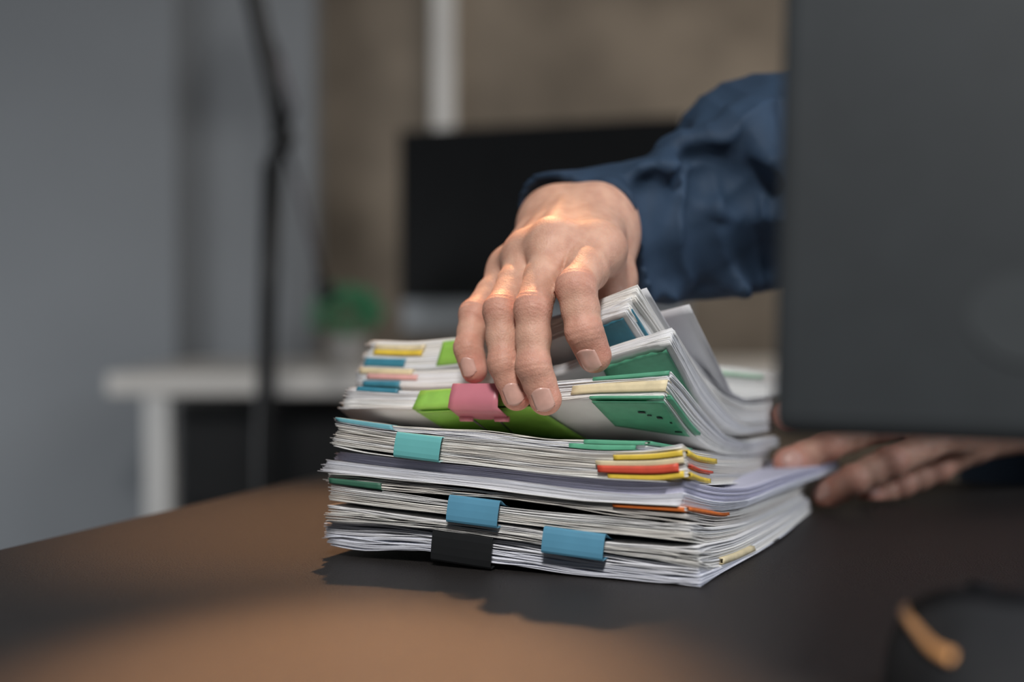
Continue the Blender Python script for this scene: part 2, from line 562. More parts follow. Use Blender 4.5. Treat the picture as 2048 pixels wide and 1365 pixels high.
class Surf:
    """translational sheet surface between a bottom and a top pair of edges"""

    def __init__(s, ft, fb, rt, rb):
        N = 81
        s.ft, s.fb = resample(ft, N), resample(fb, N)
        s.rt, s.rb = resample(rt, N), resample(rb, N)
        s.x = np.linspace(0, 1, N)

    def ev(s, u, v, w):
        """arrays u (along front, 0 left..1 right), v (0 front..1 back), w (0 bottom..1 top)"""
        u, v, w = np.broadcast_arrays(np.asarray(u, float), np.asarray(v, float), np.asarray(w, float))
        def g(c, t):
            return np.stack([np.interp(t, s.x, c[:, i]) for i in range(3)], -1)
        w = w[..., None]
        F = g(s.fb, u) * (1 - w) + g(s.ft, u) * w
        R = (g(s.rb, v) - s.rb[0]) * (1 - w) + (g(s.rt, v) - s.rt[0]) * w
        ext = np.clip(-u, 0, 1)[..., None]
        return F + R - ext * UD * 0.2

    def u_at(s, px, w):
        """front parameter whose point projects at column px"""
        best, bu = 1e9, 0
        for u in np.linspace(0, 1, 201):
            p = s.ev(u, 0, w)
            x = 1024 + p[0] / p[1] * FPX
            if abs(x - px) < best:
                best, bu = abs(x - px), u
        return bu

    def v_at(s, px, w):
        best, bv = 1e9, 0
        for v in np.linspace(0, 1, 201):
            p = s.ev(1, v, w)
            x = 1024 + p[0] / p[1] * FPX
            if abs(x - px) < best:
                best, bv = abs(x - px), v
        return bv


WHITE = (0.80, 0.80, 0.79)
TONES = {
    'white': [(0.84, 0.84, 0.83), (0.81, 0.82, 0.84), (0.85, 0.84, 0.81), (0.78, 0.78, 0.79)],
    'warm': [(0.84, 0.82, 0.78), (0.80, 0.77, 0.72), (0.85, 0.84, 0.80), (0.74, 0.71, 0.67), (0.82, 0.82, 0.82)],
    'cool': [(0.77, 0.79, 0.86), (0.73, 0.75, 0.83), (0.81, 0.82, 0.87)],
    'shaded': [(0.56, 0.56, 0.70), (0.62, 0.62, 0.75), (0.52, 0.52, 0.66)],  # lavender sheets darkened: shade of the overhanging bundle put into the tone
    'mixed': [(0.84, 0.84, 0.83), (0.77, 0.78, 0.84), (0.80, 0.77, 0.72), (0.70, 0.70, 0.71), (0.85, 0.84, 0.82)],
}


def sheets(S, n, tones, jit=0.0012, left_jit=0.003, fill=0.93, part='sheets', root=None, NS=30, NT=16, cluster=4, wave=0.0003, w0=0.0, w1=1.0, crumple=0.0):
    us = np.linspace(0, 1, NS)
    vs = np.linspace(0, 1, NT) ** 1.5
    jit *= 0.55
    left_jit *= 0.6
    crumple *= 0.5
    wave *= 0.8
    U, V_ = np.meshgrid(us, vs, indexing='ij')
    allV, allQ, allC = [], [], []
    base = 0
    # faces for one slab
    idx = np.arange(NS * NT).reshape(NS, NT)
    top = np.stack([idx[:-1, :-1], idx[1:, :-1], idx[1:, 1:], idx[:-1, 1:]], -1).reshape(-1, 4)
    nb = NS * NT
    bot = top[:, ::-1] + nb
    rim = np.concatenate([idx[:, 0], idx[-1, 1:], idx[-2::-1, -1], idx[0, -2:0:-1]])
    r2 = np.roll(rim, -1)
    rims = np.stack([rim, rim + nb, r2 + nb, r2], -1)
    Q1 = np.concatenate([top, bot, rims])
    cj = np.zeros(4)
    ct = tones[0] if isinstance(tones, list) else None
    for k in range(n):
        if k % cluster == 0 or random.random() < 0.12:
            cj = rng.normal(0, 1, 4)
            ct = random.choice(TONES[tones] if isinstance(tones, str) else tones)
        j = cj * 0.7 + rng.normal(0, 1, 4) * 0.45
        wa = w0 + (w1 - w0) * k / n
        wb = w0 + (w1 - w0) * (k + fill + random.uniform(-0.08, 0.05)) / n
        lu = U.copy()
        # left end raggedness
        ext = abs(j[0]) * left_jit
        shift = -VD * abs(j[1]) * jit + UD * np.clip(j[2], -2, 1.2) * jit
        left = (1 - U) ** 6
        A = S.ev(lu, V_, wb)
        B = S.ev(lu, V_, wa)
        ph = rng.uniform(0, 6.28, 3)
        wv = wave * (np.sin(U * 9 + ph[0]) + 0.6 * np.sin(U * 23 + ph[1])) * (1 - V_ * 0.5)
        cr = crumple * np.exp(-((1 - U) ** 2 + V_ ** 2) / 0.004) * math.sin(ph[2])
        for X in (A, B):
            X += shift - UD * (left * ext)[..., None]
            X[..., 2] += wv + cr
            X[..., 2] = np.maximum(X[..., 2], DESK + 0.0005)
        allV += [A.reshape(-1, 3), B.reshape(-1, 3)]
        allQ.append(Q1 + base)
        c = np.array([*ct, 1.0])
        c[:3] *= random.uniform(0.93, 1.04)
        allC.append(np.tile(c, (2 * nb, 1)))
        base += 2 * nb
    o = mesh_np(part, np.concatenate(allV), np.concatenate(allQ), M['paper'], root, False, np.concatenate(allC))
    return o


def slab(name, G, nrm_off, mat_, root, thick=0.00025, label=None):
    """thin piece over a grid of points G[i,j]; given thickness along the grid normal"""
    ni, nj = G.shape[:2]
    du = np.gradient(G, axis=0)
    dv = np.gradient(G, axis=1)
    n = np.cross(du, dv)
    n /= (np.linalg.norm(n, axis=2, keepdims=True) + 1e-12)
    A = G + n * nrm_off
    B = G + n * (nrm_off + thick)
    idx = np.arange(ni * nj).reshape(ni, nj)
    top = np.stack([idx[:-1, :-1], idx[1:, :-1], idx[1:, 1:], idx[:-1, 1:]], -1).reshape(-1, 4)
    nb = ni * nj
    rim = np.concatenate([idx[:, 0], idx[-1, 1:], idx[-2::-1, -1], idx[0, -2:0:-1]])
    r2 = np.roll(rim, -1)
    Q = np.concatenate([top[:, ::-1], top + nb, np.stack([rim, r2, r2 + nb, rim + nb], -1)])
    o = mesh_np(name, np.concatenate([A.reshape(-1, 3), B.reshape(-1, 3)]), Q, mat_, root, True)
    if label:
        o['label'] = label
    return o


def front_tab(S, u0, u1, w0, w1, mat_, root, name='tape_tab', label=None, back=0.02, n=14, off=0.0018, slant=0.0, under=None):
    """coloured tape folded round the front edge: over the top, down the face, under"""
    off = max(off * 0.6, 0.0019)
    us = np.linspace(u0, u1, n)
    G = []
    for u in us:
        row = []
        ins = slant * (u - u0) / max(u1 - u0, 1e-6)
        for v in (back, back * 0.4, 0.0):
            row.append(S.ev(u, v, w1) + np.array([0, 0, 0.0003]) - VD * off * (v == 0))
        for wv in np.linspace(w1, w0, 4)[1:]:
            row.append(S.ev(u, 0, wv) - VD * off)
        for v in (back * 0.5, (under or back)):
            row.append(S.ev(u, v, w0) + np.array([0, 0, -0.0003]))
        G.append(row)
    G = np.array(G)
    return slab(name, G, 0.0, mat_, root, 0.0003, label)


def side_tab(S, v0, v1, w0, w1, mat_, root, name='tape_tab', label=None, n=12, off=0.0018):
    off = max(off * 0.6, 0.0019)
    vs = np.linspace(v0, v1, n)
    G = []
    for v in vs:
        row = [S.ev(0.96, v, w1) + np.array([0, 0, 0.0003])]
        row.append(S.ev(1, v, w1) + np.array([0, 0, 0.0003]) + UD * off)
        for wv in np.linspace(w1, w0, 3)[1:]:
            row.append(S.ev(1, v, wv) + UD * off)
        row.append(S.ev(0.96, v, w0) - np.array([0, 0, 0.0003]))
        G.append(row)
    return slab(name, np.array(G), 0.0, mat_, root, 0.0003, label)


def under_patch(S, quad, mat_, root, w=0.0, name='tape_tab', label=None, n=14, off=0.0022, rag=0.0):
    """coloured patch stuck to the underside; quad = 4 (u,v) corners"""
    q = np.array(quad, float)
    G = np.zeros((n, n, 3))
    for i, a_ in enumerate(np.linspace(0, 1, n)):
        for j, b in enumerate(np.linspace(0, 1, n)):
            uv = (q[0] * (1 - a_) * (1 - b) + q[1] * a_ * (1 - b) + q[2] * a_ * b + q[3] * (1 - a_) * b)
            if rag and j == 0:
                uv[1] += random.uniform(0, rag)
            G[i, j] = S.ev(uv[0], uv[1], w)
    nn = np.cross(np.gradient(G, axis=0), np.gradient(G, axis=1))
    nn /= np.linalg.norm(nn, axis=2, keepdims=True) + 1e-12
    nn *= np.sign(-nn[..., 2:3] + 1e-9)
    G = G + nn * off
    return slab(name, G, 0.0, mat_, root, 0.0003, label)


def bundle(label, ft, fb, rt, rb, n, tones, name='document_bundle', **kw):
    S = Surf(ft, fb, rt, rb)
    c = S.ev(0.5, 0.5, 0.0)
    root = empty(name, c, label, 'documents', 'paper bundles in the pile')
    o = sheets(S, n, tones, root=root, **kw)
    o['kind'] = 'stuff'
    return S, root


# --- bottom bundle (black clip)
S7, r7 = bundle('lowest paper bundle in the pile, in the black clip, resting on the desk',
    front([(650, 1047), (784, 1056), (948, 1073), (1040, 1086), (1211, 1112), (1394, 1137)], 0.007, 0.002),
    front([(664, 1090), (731, 1102), (860, 1104), (995, 1129), (1075, 1136), (1176, 1152), (1351, 1175), (1404, 1178)], 0.006, 0.0),
    side([(1398, 1139), (1440, 1128), (1525, 1092), (1577, 1060), (1618, 1022)]),
    side([(1408, 1178), (1450, 1151), (1525, 1109), (1577, 1073), (1620, 1030)]),
    20, 'cool', jit=0.0016, left_jit=0.005, wave=0.0007, crumple=0.002)
S6, r6 = bundle('thin white paper bundle with wavy edge in the lower right blue clip',
    front([(664, 1011), (763, 1025), (841, 1037), (887, 1042), (1040, 1058), (1089, 1067), (1211, 1085), (1398, 1100)]),
    front([(656, 1045), (784, 1051), (948, 1067), (1040, 1081), (1084, 1089), (1211, 1105), (1398, 1133)]),
    side([(1398, 1100), (1414, 1092), (1472, 1080), (1525, 1054), (1577, 1027), (1618, 998)]),
    side([(1398, 1133), (1427, 1146), (1472, 1132), (1525, 1106), (1577, 1068), (1625, 1022)]),
    22, 'white', jit=0.0010, left_jit=0.003, wave=0.0006, crumple=0.002)
S5, r5 = bundle('greyish paper bundle in the upper left blue clip',
    front([(667, 969), (764, 983), (899, 1001), (1010, 1014), (1187, 1032), (1385, 1051)]),
    front([(663, 1001), (817, 1021), (897, 1029), (1040, 1048), (1194, 1065), (1385, 1084)]),
    side([(1385, 1051), (1432, 1057), (1485, 1049), (1525, 1036), (1577, 1010), (1614, 989)]),
    side([(1385, 1084), (1414, 1090), (1472, 1078), (1525, 1052), (1577, 1026), (1614, 998)]),
    20, 'warm', jit=0.0010, left_jit=0.002, wave=0.0003, crumple=0.002)
S4, r4 = bundle('thin rumpled paper bundle with a dark green corner tab on its left',
    front([(660, 951), (772, 961), (850, 968), (1000, 985), (1164, 1004), (1370, 1015)]),
    front([(662, 966), (764, 980), (903, 990), (1000, 996), (1131, 1014), (1234, 1030), (1375, 1046)]),
    side([(1370, 1015), (1445, 1028), (1498, 1019), (1564, 990), (1614, 971)]),
    side([(1375, 1046), (1432, 1055), (1485, 1047), (1525, 1034), (1577, 1008), (1614, 987)]),
    12, 'warm', jit=0.0014, left_jit=0.003, wave=0.0005, crumple=0.002)
S3a, r3 = bundle('thick loose lavender-white paper ream with its left end fanned out',
    front([(661, 920), (825, 940), (1000, 958), (1164, 980), (1300, 992), (1368, 985)]),
    front([(646, 943), (692, 947), (825, 961), (1000, 981), (1164, 1002), (1361, 1011)]),
    side([(1368, 985), (1419, 1002), (1459, 1006), (1509, 1001), (1564, 976), (1614, 957), (1690, 932)], 0.1987, 0.180),
    side([(1366, 1011), (1445, 1025), (1498, 1017), (1564, 988), (1614, 969), (1690, 940)], 0.1987, 0.180),
    22, 'cool', jit=0.0006, left_jit=0.004, wave=0.0001)
S3b, r3b = bundle('loose paper ream with overhang shade painted in, below the yellow and red tabs',
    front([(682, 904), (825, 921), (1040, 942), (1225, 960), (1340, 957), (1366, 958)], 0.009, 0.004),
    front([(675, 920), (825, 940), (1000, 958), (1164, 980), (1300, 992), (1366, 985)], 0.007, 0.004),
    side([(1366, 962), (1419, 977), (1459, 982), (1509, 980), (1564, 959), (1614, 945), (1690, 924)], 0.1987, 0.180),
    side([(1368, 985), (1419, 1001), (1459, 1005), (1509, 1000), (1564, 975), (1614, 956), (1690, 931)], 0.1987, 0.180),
    18, 'shaded', jit=0.0006, left_jit=0.003, wave=0.0001)
S2, r2 = bundle('paper bundle in the teal clip with yellow and red corner tabs',
    front([(680, 847), (788, 865), (893, 874), (1000, 883), (1100, 893), (1200, 904), (1300, 901), (1366, 892)], 0.0),
    front([(670, 890), (790, 907), (885, 921), (975, 932), (1100, 950), (1218, 957), (1330, 962), (1375, 955)], 0.0),
    side([(1366, 892), (1387, 906), (1440, 914), (1490, 916), (1540, 910)], 0.205, 0.232),
    side([(1375, 955), (1400, 965), (1425, 969), (1480, 966), (1532, 951)], 0.205, 0.232),
    36, 'warm', jit=0.0010, left_jit=0.003, wave=0.0003, crumple=0.002)
S1, r1 = bundle('thin paper bundle with green corner tabs just under the raised pages',
    front([(674, 836), (788, 852), (960, 861), (1100, 880), (1176, 880), (1293, 884)], 0.002, 0.014),
    front([(680, 845), (788, 863), (893, 872), (1000, 881), (1100, 891), (1200, 900), (1290, 899)], 0.002, 0.014),
    side([(1293, 884), (1345, 893), (1420, 905), (1490, 908), (1540, 898)], 0.231),
    side([(1290, 899), (1345, 905), (1420, 913), (1490, 914), (1540, 908)], 0.231),
    10, 'mixed', jit=0.0012, left_jit=0.002, wave=0.0004)

# --- raised groups
S11, rl1 = bundle('raised white paper bundle in the pink clip with a green underside corner',
    front([(706, 775, .806), (833, 783, .786), (1000, 772, .766), (1186, 757, .742), (1342, 744, .726)]),
    front([(689, 816, .802), (833, 818, .780), (1000, 810, .761), (1126, 802, .748), (1180, 796, .741), (1330, 797, .724)]),
    side([(1342, 744), (1370, 775), (1402, 818), (1449, 872), (1492, 884), (1555, 871)], 0.2291),
    side([(1330, 797), (1379, 866), (1423, 900), (1460, 911), (1500, 911), (1560, 893)], 0.2291),
    28, 'white', jit=0.0010, left_jit=0.004, wave=0.0003, crumple=0.002)
S12, rl2 = bundle('raised paper bundle with large green underside patch, second from top at right',
    front([(722, 738, .852), (840, 742, .830), (940, 738, .812), (1110, 735, .785), (1210, 697, .766), (1300, 668, .752), (1350, 657, .745)]),
    front([(716, 772, .850), (840, 774, .826), (940, 770, .808), (1110, 752, .781), (1216, 713, .763), (1300, 690, .749), (1339, 682, .742)]),
    side([(1350, 657), (1378, 708), (1410, 758), (1449, 811), (1470, 838), (1492, 852), (1550, 846)], 0.2303),
    side([(1339, 682), (1375, 755), (1402, 808), (1449, 858), (1492, 872), (1555, 862)], 0.2303),
    18, 'white', jit=0.0010, left_jit=0.004, wave=0.0002, crumple=0.003)
S13, rl3 = bundle('topmost raised paper bundle with a blue underside corner beside the index finger',
    front([(748, 681, .862), (830, 684, .845), (917, 677, .828), (1000, 664, .810), (1110, 640, .788), (1195, 603, .768), (1250, 582, .755), (1278, 573, .748)]),
    front([(728, 735, .858), (830, 738, .842), (917, 730, .824), (1000, 712, .806), (1110, 680, .784), (1199, 641, .764), (1251, 620, .751)]),
    side([(1278, 573, .748), (1320, 640, .770), (1360, 702, .795), (1410, 756, .830), (1449, 790, .860), (1492, 810, .900), (1550, 802, .962)]),
    side([(1251, 620, .751), (1283, 673, .768), (1330, 735, .793), (1390, 790, .828), (1430, 815, .858), (1492, 845, .905), (1550, 842, .962)]),
    26, 'white', jit=0.0014, left_jit=0.004, wave=0.0003, crumple=0.004)


def sheet_curved(label, ft, rt, tone=WHITE, th=0.0004, name='paper_sheet', NS=30, NT=30):
    S = Surf(ft, ft, rt, rt)
    us = np.linspace(0, 1, NS)
    vs = np.linspace(0, 1, NT)
    U, V_ = np.meshgrid(us, vs, indexing='ij')
    G = S.ev(U, V_, 1.0)
    o = slab(name, G, 0.0, M['paper'], None, th)
    a_ = o.data.color_attributes.new('tone', 'FLOAT_COLOR', 'POINT')
    a_.data.foreach_set('color', np.tile(np.array([*tone, 1.0]), (len(o.data.vertices), 1)).astype(np.float32).ravel())
    tag(o, label, 'paper', 'loose sheets in the pile')
    return o


sheet_curved('single white sheet standing up behind the raised bundles, corner highest at right',
    front([(800, 702, .905), (1000, 680, .880), (1200, 652, .840), (1320, 625, .805), (1378, 610, .790)]),
    side([(1378, 610, .790), (1415, 687, .812), (1444, 745, .838), (1463, 787, .862), (1492, 801, .895), (1529, 795, .930), (1560, 792, .965)]),
    (0.72, 0.73, 0.76))
sheet_curved('clear-looking thin sheet sticking out behind the topmost raised bundle',
    front([(900, 690, .850), (1100, 636, .800), (1200, 608, .777), (1293, 577, .757)]),
    side([(1293, 577, .757), (1322, 628, .775), (1362, 694, .802), (1412, 750, .837), (1452, 784, .866), (1492, 803, .905), (1552, 797, .966)]),
    (0.74, 0.75, 0.78))
sheet_curved('single drooping white sheet under the teal clip',
    front([(667, 893), (720, 906), (830, 920), (940, 930), (1060, 944), (1218, 960), (1330, 965)], -0.003),
    side([(1330, 965, .690), (1425, 971, .745), (1480, 968, .82), (1532, 954, .92)]))
sheet_curved('single wavy white sheet below the fanned lavender ream',
    front([(656, 949), (730, 953), (772, 959), (850, 966), (930, 973), (1040, 988), (1164, 1003), (1355, 1013)], -0.0035),
    side([(1355, 1013, .690), (1445, 1027, .75), (1498, 1018, .815), (1564, 990, .885), (1610, 972, .94)]))
sheet_curved('single crumpled white sheet touching the black clip, torn lower edge',
    front([(644, 1078), (675, 1072), (731, 1082), (788, 1090), (860, 1101), (995, 1126), (1100, 1140), (1300, 1166)], 0.0045),
    side([(1300, 1166, .700), (1400, 1155, .735), (1470, 1126, .79), (1577, 1072, .92)]), (0.66, 0.69, 0.76))

# back part of the pile lying behind the raised pages
ST, rT = bundle('flat white paper bundle lying at the far right of the pile behind the raised sheet',
    front([(1020, 836, 1.0), (1250, 782, .955), (1440, 731, .905)]),
    front([(1020, 880, 1.0), (1250, 836, .955), (1440, 790, .905)]),
    side([(1440, 731, .905), (1490, 736, .935), (1575, 747, .985)]),
    side([(1440, 790, .905), (1492, 797, .935), (1575, 790, .985)]),
    14, 'warm', jit=0.001, left_jit=0.002, wave=0.0003)
side_tab(ST, 0.0, 0.6, 0.68, 0.80, mat('pale_green_tape', (0.42, 0.60, 0.45), 0.6, noise=(100, 0.1)), rT, label='pale green strip')

# --- coloured tabs
front_tab(S1, 0.0, S1.u_at(788, 1), 0.25, 1.0, M['teal_tape'], r1, label='teal corner tape', off=0.003)
front_tab(S1, S1.u_at(1172, 1), 1.0, 0.62, 1.0, M['green_tape'], r1, label='upper green tape', off=0.0042)
front_tab(S1, S1.u_at(1140, 0), S1.u_at(1274, 0), 0.0, 0.50, M['green_tape'], r1, label='lower green tape', off=0.0042)
side_tab(S1, 0.0, 0.28, 0.68, 1.0, M['green_tape'], r1, label='green tape along the side', off=0.0035)
front_tab(S2, S2.u_at(1228, 1), 1.0, 0.70, 0.86, M['yellow_tape'], r2, label='yellow tape', off=0.0042)
side_tab(S2, 0.0, 0.30, 0.72, 0.86, M['yellow_tape'], r2, label='yellow tape along the side', off=0.0035)
front_tab(S2, S2.u_at(1198, .5), S2.u_at(1360, .5), 0.22, 0.46, M['red_tape'], r2, label='red tape', off=0.0045)
side_tab(S2, 0.02, 0.25, 0.36, 0.42, M['red_tape'], r2, label='thin red tape along the side', off=0.0035)
front_tab(S2, S2.u_at(1195, .6), 1.0, 0.47, 0.64, M['cream_tape'], r2, label='cream tape between yellow and red', off=0.0036)
front_tab(S2, S2.u_at(1220, 0), S2.u_at(1372, 0), 0.02, 0.20, M['yellow_tape'], r2, label='lower yellow tape', off=0.0030)
side_tab(S2, 0.0, 0.22, 0.02, 0.14, M['yellow_tape'], r2, label='lower yellow tape along the side', off=0.003)
front_tab(S4, 0.0, S4.u_at(764, .5), 0.0, 0.62, M['dark_green_tape'], r4, label='dark green corner tape', off=0.003)
front_tab(S4, S4.u_at(1228, .9), 1.0, 0.72, 0.98, M['orange_tape'], r4, label='orange tape', off=0.0030)
side_tab(S4, 0.0, 0.28, 0.80, 0.99, M['orange_tape'], r4, label='orange tape along the side', off=0.003)
side_tab(S6, S6.v_at(1440, .3), S6.v_at(1506, .3), 0.22, 0.42, M['cream_tape'], r6, label='cream tape along the side', off=0.003)
# raised bundle 1
front_tab(S11, S11.u_at(835, .5), S11.u_at(1062, .5), 0.0, 1.0, M['lime_tape'], rl1, label='lime green tape strip', off=0.0022)
under_patch(S11, [(S11.u_at(835, 0), 0.0), (S11.u_at(1066, 0), 0.0), (S11.u_at(1110, 0), 0.20), (S11.u_at(862, 0), 0.16)], M['lime_tape'], rl1, label='lime green tape under the bundle')
front_tab(S11, S11.u_at(1146, .5), S11.u_at(1336, .5), 0.28, 0.68, M['cream_tape'], rl1, label='cream tape', off=0.0035)
front_tab(S11, S11.u_at(1186, .9), 0.998, 0.90, 1.03, M['green_tape'], rl1, label='green tape on top', off=0.003)
front_tab(S11, S11.u_at(1182, .1), 0.998, 0.0, 0.08, M['green_tape'], rl1, label='green tape on the lower edge', off=0.0025)
under_patch(S11, [(S11.u_at(1184, 0), 0.0), (0.998, 0.0), (0.998, S11.v_at(1382, 0)), (0.80, 0.13)], M['green_tape'], rl1, label='green corner patch underneath')
side_tab(S11, 0.01, S11.v_at(1395, .1), 0.10, 0.17, M['green_tape'], rl1, label='green tape along the side', off=0.0025)
front_tab(S11, 0.02, S11.u_at(800, 1), 0.86, 1.05, M['blue_tape'], rl1, label='light blue corner tape', off=0.002)
mk = MB()
def unit_(v):
    return v / np.linalg.norm(v)
def ink(S, u, v, du, dv):
    pts = [S.ev(u, v, 0), S.ev(u + du, v + dv * .3, 0), S.ev(u + du, v + dv, 0), S.ev(u, v + dv * .8, 0)]
    nrm = np.cross(pts[1] - pts[0], pts[3] - pts[0])
    nrm = unit_(nrm) * (-1 if nrm[2] > 0 else 1)
    q = [p + nrm * 0.0026 for p in pts] + [p + nrm * 0.0029 for p in pts]
    mk.add(q, [(0, 1, 2, 3), (7, 6, 5, 4), (0, 4, 5, 1), (1, 5, 6, 2), (2, 6, 7, 3), (3, 7, 4, 0)])
for (u, v, du, dv) in ((0.905, .045, .02, .008), (.925, .062, .012, .005), (.948, .072, .015, .01), (.975, .10, .006, .006), (.97, .15, .02, .006)):
    ink(S11, u, v, du, dv)
mk.build('ink_marks', M['ink'], rl1)['kind'] = 'stuff'
# raised bundle 2
under_patch(S12, [(S12.u_at(1200, 0), 0.015), (0.985, 0.015), (0.99, S12.v_at(1402, 0)), (S12.u_at(1190, 0), 0.30)], M['green_tape'], rl2, label='large green patch underneath', rag=0.012)
front_tab(S12, 0.03, S12.u_at(836, .5), 0.46, 0.72, M['pink_tape'], rl2, label='pink tape', off=0.003)
front_tab(S12, 0.0, S12.u_at(826, .8), 0.76, 1.06, M['cream_tape'], rl2, label='cream tape', off=0.003)
front_tab(S12, 0.02, S12.u_at(802, .2), 0.02, 0.30, M['blue_tape'], rl2, label='blue corner tape', off=0.003)
# raised bundle 3
under_patch(S13, [(S13.u_at(1140, 0), 0.01), (0.985, 0.01), (0.985, S13.v_at(1286, 0)), (S13.u_at(1140, 0), 0.13)], M['blue_tape'], rl3, label='blue corner patch underneath', rag=0.006)
side_tab(S13, 0.01, S13.v_at(1300, .1), 0.08, 0.14, M['blue_tape'], rl3, label='blue tape along the side', off=0.002)
front_tab(S13, 0.02, S13.u_at(848, .7), 0.50, 0.66, M['yellow_tape'], rl3, label='yellow tape', off=0.003)
front_tab(S13, 0.02, S13.u_at(850, .7), 0.68, 0.84, M['cream_tape'], rl3, label='cream tape', off=0.0035)
front_tab(S13, 0.0, S13.u_at(812, .2), 0.06, 0.34, M['blue_tape'], rl3, label='blue tape', off=0.003)
front_tab(S13, S13.u_at(882, .5), S13.u_at(960, .5), 0.05, 0.90, M['lime_tape'], rl3, label='lime green tape', off=0.003)


# ------------------------------------------------------------------ binder clips
def clip(label, S, px, width, height, matc, w_mid=0.5, jaw=0.017, off=0.0045, tilt=0.0, handles=(1, 1), closed=0.35, name='binder_clip', flip_jaw=0):
    u = S.u_at(px, w_mid)
    p = S.ev(u, 0, w_mid)
    q = S.ev(min(u + 0.05, 1), 0, w_mid) - S.ev(max(u - 0.05, 0), 0, w_mid)
    X = q / np.linalg.norm(q)
    # inward direction follows the sheets
    inn = S.ev(u, 0.07, w_mid) - S.ev(u, 0, w_mid)
    Y = inn - X * inn.dot(X)
    Y /= np.linalg.norm(Y)
    Y = Y * (1 - 0) 
    Z = np.cross(X, Y)
    O = p - Y * off
    root = empty(name, O, label, 'clip', 'binder clips on the front of the pile')
    h = height / 2
    # profile (y inward, z up), from lower jaw tip round the spine to the upper jaw tip
    prof = []
    for k in range(5):        # rolled lip
        t = -math.pi / 2 + k * math.pi / 4
        prof.append((jaw - 0.0 + 0.0009 * math.cos(t), -h * closed - 0.0012 + 0.0009 * math.sin(t)))
    prof = [(jaw, -h * closed), (jaw + 0.0012, -h * closed - 0.0008), (jaw + 0.0002, -h * closed - 0.0018), (jaw * 0.5, -(h * (1 + closed) / 2) - 0.0006),
            (0.0022, -h), (0.0008, -h + 0.0002), (0.0001, -h + 0.0012), (-0.0003, -h * 0.5), (-0.0004, 0), (-0.0003, h * 0.5), (0.0001, h - 0.0012), (0.0008, h - 0.0002), (0.0022, h),
            (jaw * 0.5, (h * (1 + closed) / 2) + 0.0006), (jaw + 0.0002, h * closed + 0.0018), (jaw + 0.0012, h * closed + 0.0008), (jaw, h * closed)]
    th = 0.00045
    pr = np.array(prof)
    d = np.gradient(pr, axis=0)
    nn = np.stack([-d[:, 1], d[:, 0]], 1)
    nn /= np.linalg.norm(nn, axis=1, keepdims=True)
    inner = pr - nn * th
    V = []
    n = len(pr)
    for x in (-width / 2, width / 2):
        for a_, b in pr:
            V.append(O + X * x + Y * a_ + Z * b)
        for a_, b in inner:
            V.append(O + X * x + Y * a_ + Z * b)
    F = []
    L = 2 * n
    for i in range(n - 1):
        F.append((i, i + 1, L + i + 1, L + i))
        F.append((n + i + 1, n + i, L + n + i, L + n + i + 1))
        F.append((i + 1, i, n + i, n + i + 1))
        F.append((L + i, L + i + 1, L + n + i + 1, L + n + i))
    F.append((0, L, L + n, n))
    F.append((n - 1, 2 * n - 1, L + 2 * n - 1, L + n - 1))
    bd = MB().add(V, F).build('clip_body', matc, root, False, bevel=0.00012)
    for sgn, on in ((1, handles[0]), (-1, handles[1])):
        if not on:
            continue
        hw = width * 0.30
        pts = []
        zt_ = h * closed + 0.0019
        for x, y in ((-hw, jaw + 0.0008), (-hw * 0.55, jaw * 1.6), (-hw * 0.4, jaw * 2.0), (0, jaw * 2.15), (hw * 0.4, jaw * 2.0), (hw * 0.55, jaw * 1.6), (hw, jaw + 0.0008)):
            pts.append(O + X * x + Y * y + Z * sgn * zt_)
        MB().tube(pts, 0.0005, 6).build('wire_handle', M['wire'], root, True)
        for x in (-1, 1):
            a_ = O + X * (x * width * 0.30 - 0.003) + Y * (jaw + 0.0006) + Z * sgn * (zt_ - 0.0006)
            MB().tube([a_, a_ + X * 0.006], 0.0011, 10).build('hinge_tube', matc, root, True)
    return root


clip('teal binder clip on the bundle above the shaded ream', S2, 841, 0.0262, 0.0135, M['teal_clip'], 0.42)
clip('light blue binder clip straight above the large black one', S5, 953, 0.0285, 0.0142, M['blue_clip'], 0.42)
clip('light blue binder clip near the lower right of the pile front', S6, 1152, 0.0325, 0.0135, M['blue_clip'], 0.45)
clip('large black binder clip low on the pile front in shadow', S7, 930, 0.0345, 0.0172, M['black_clip'], 0.46, jaw=0.02)

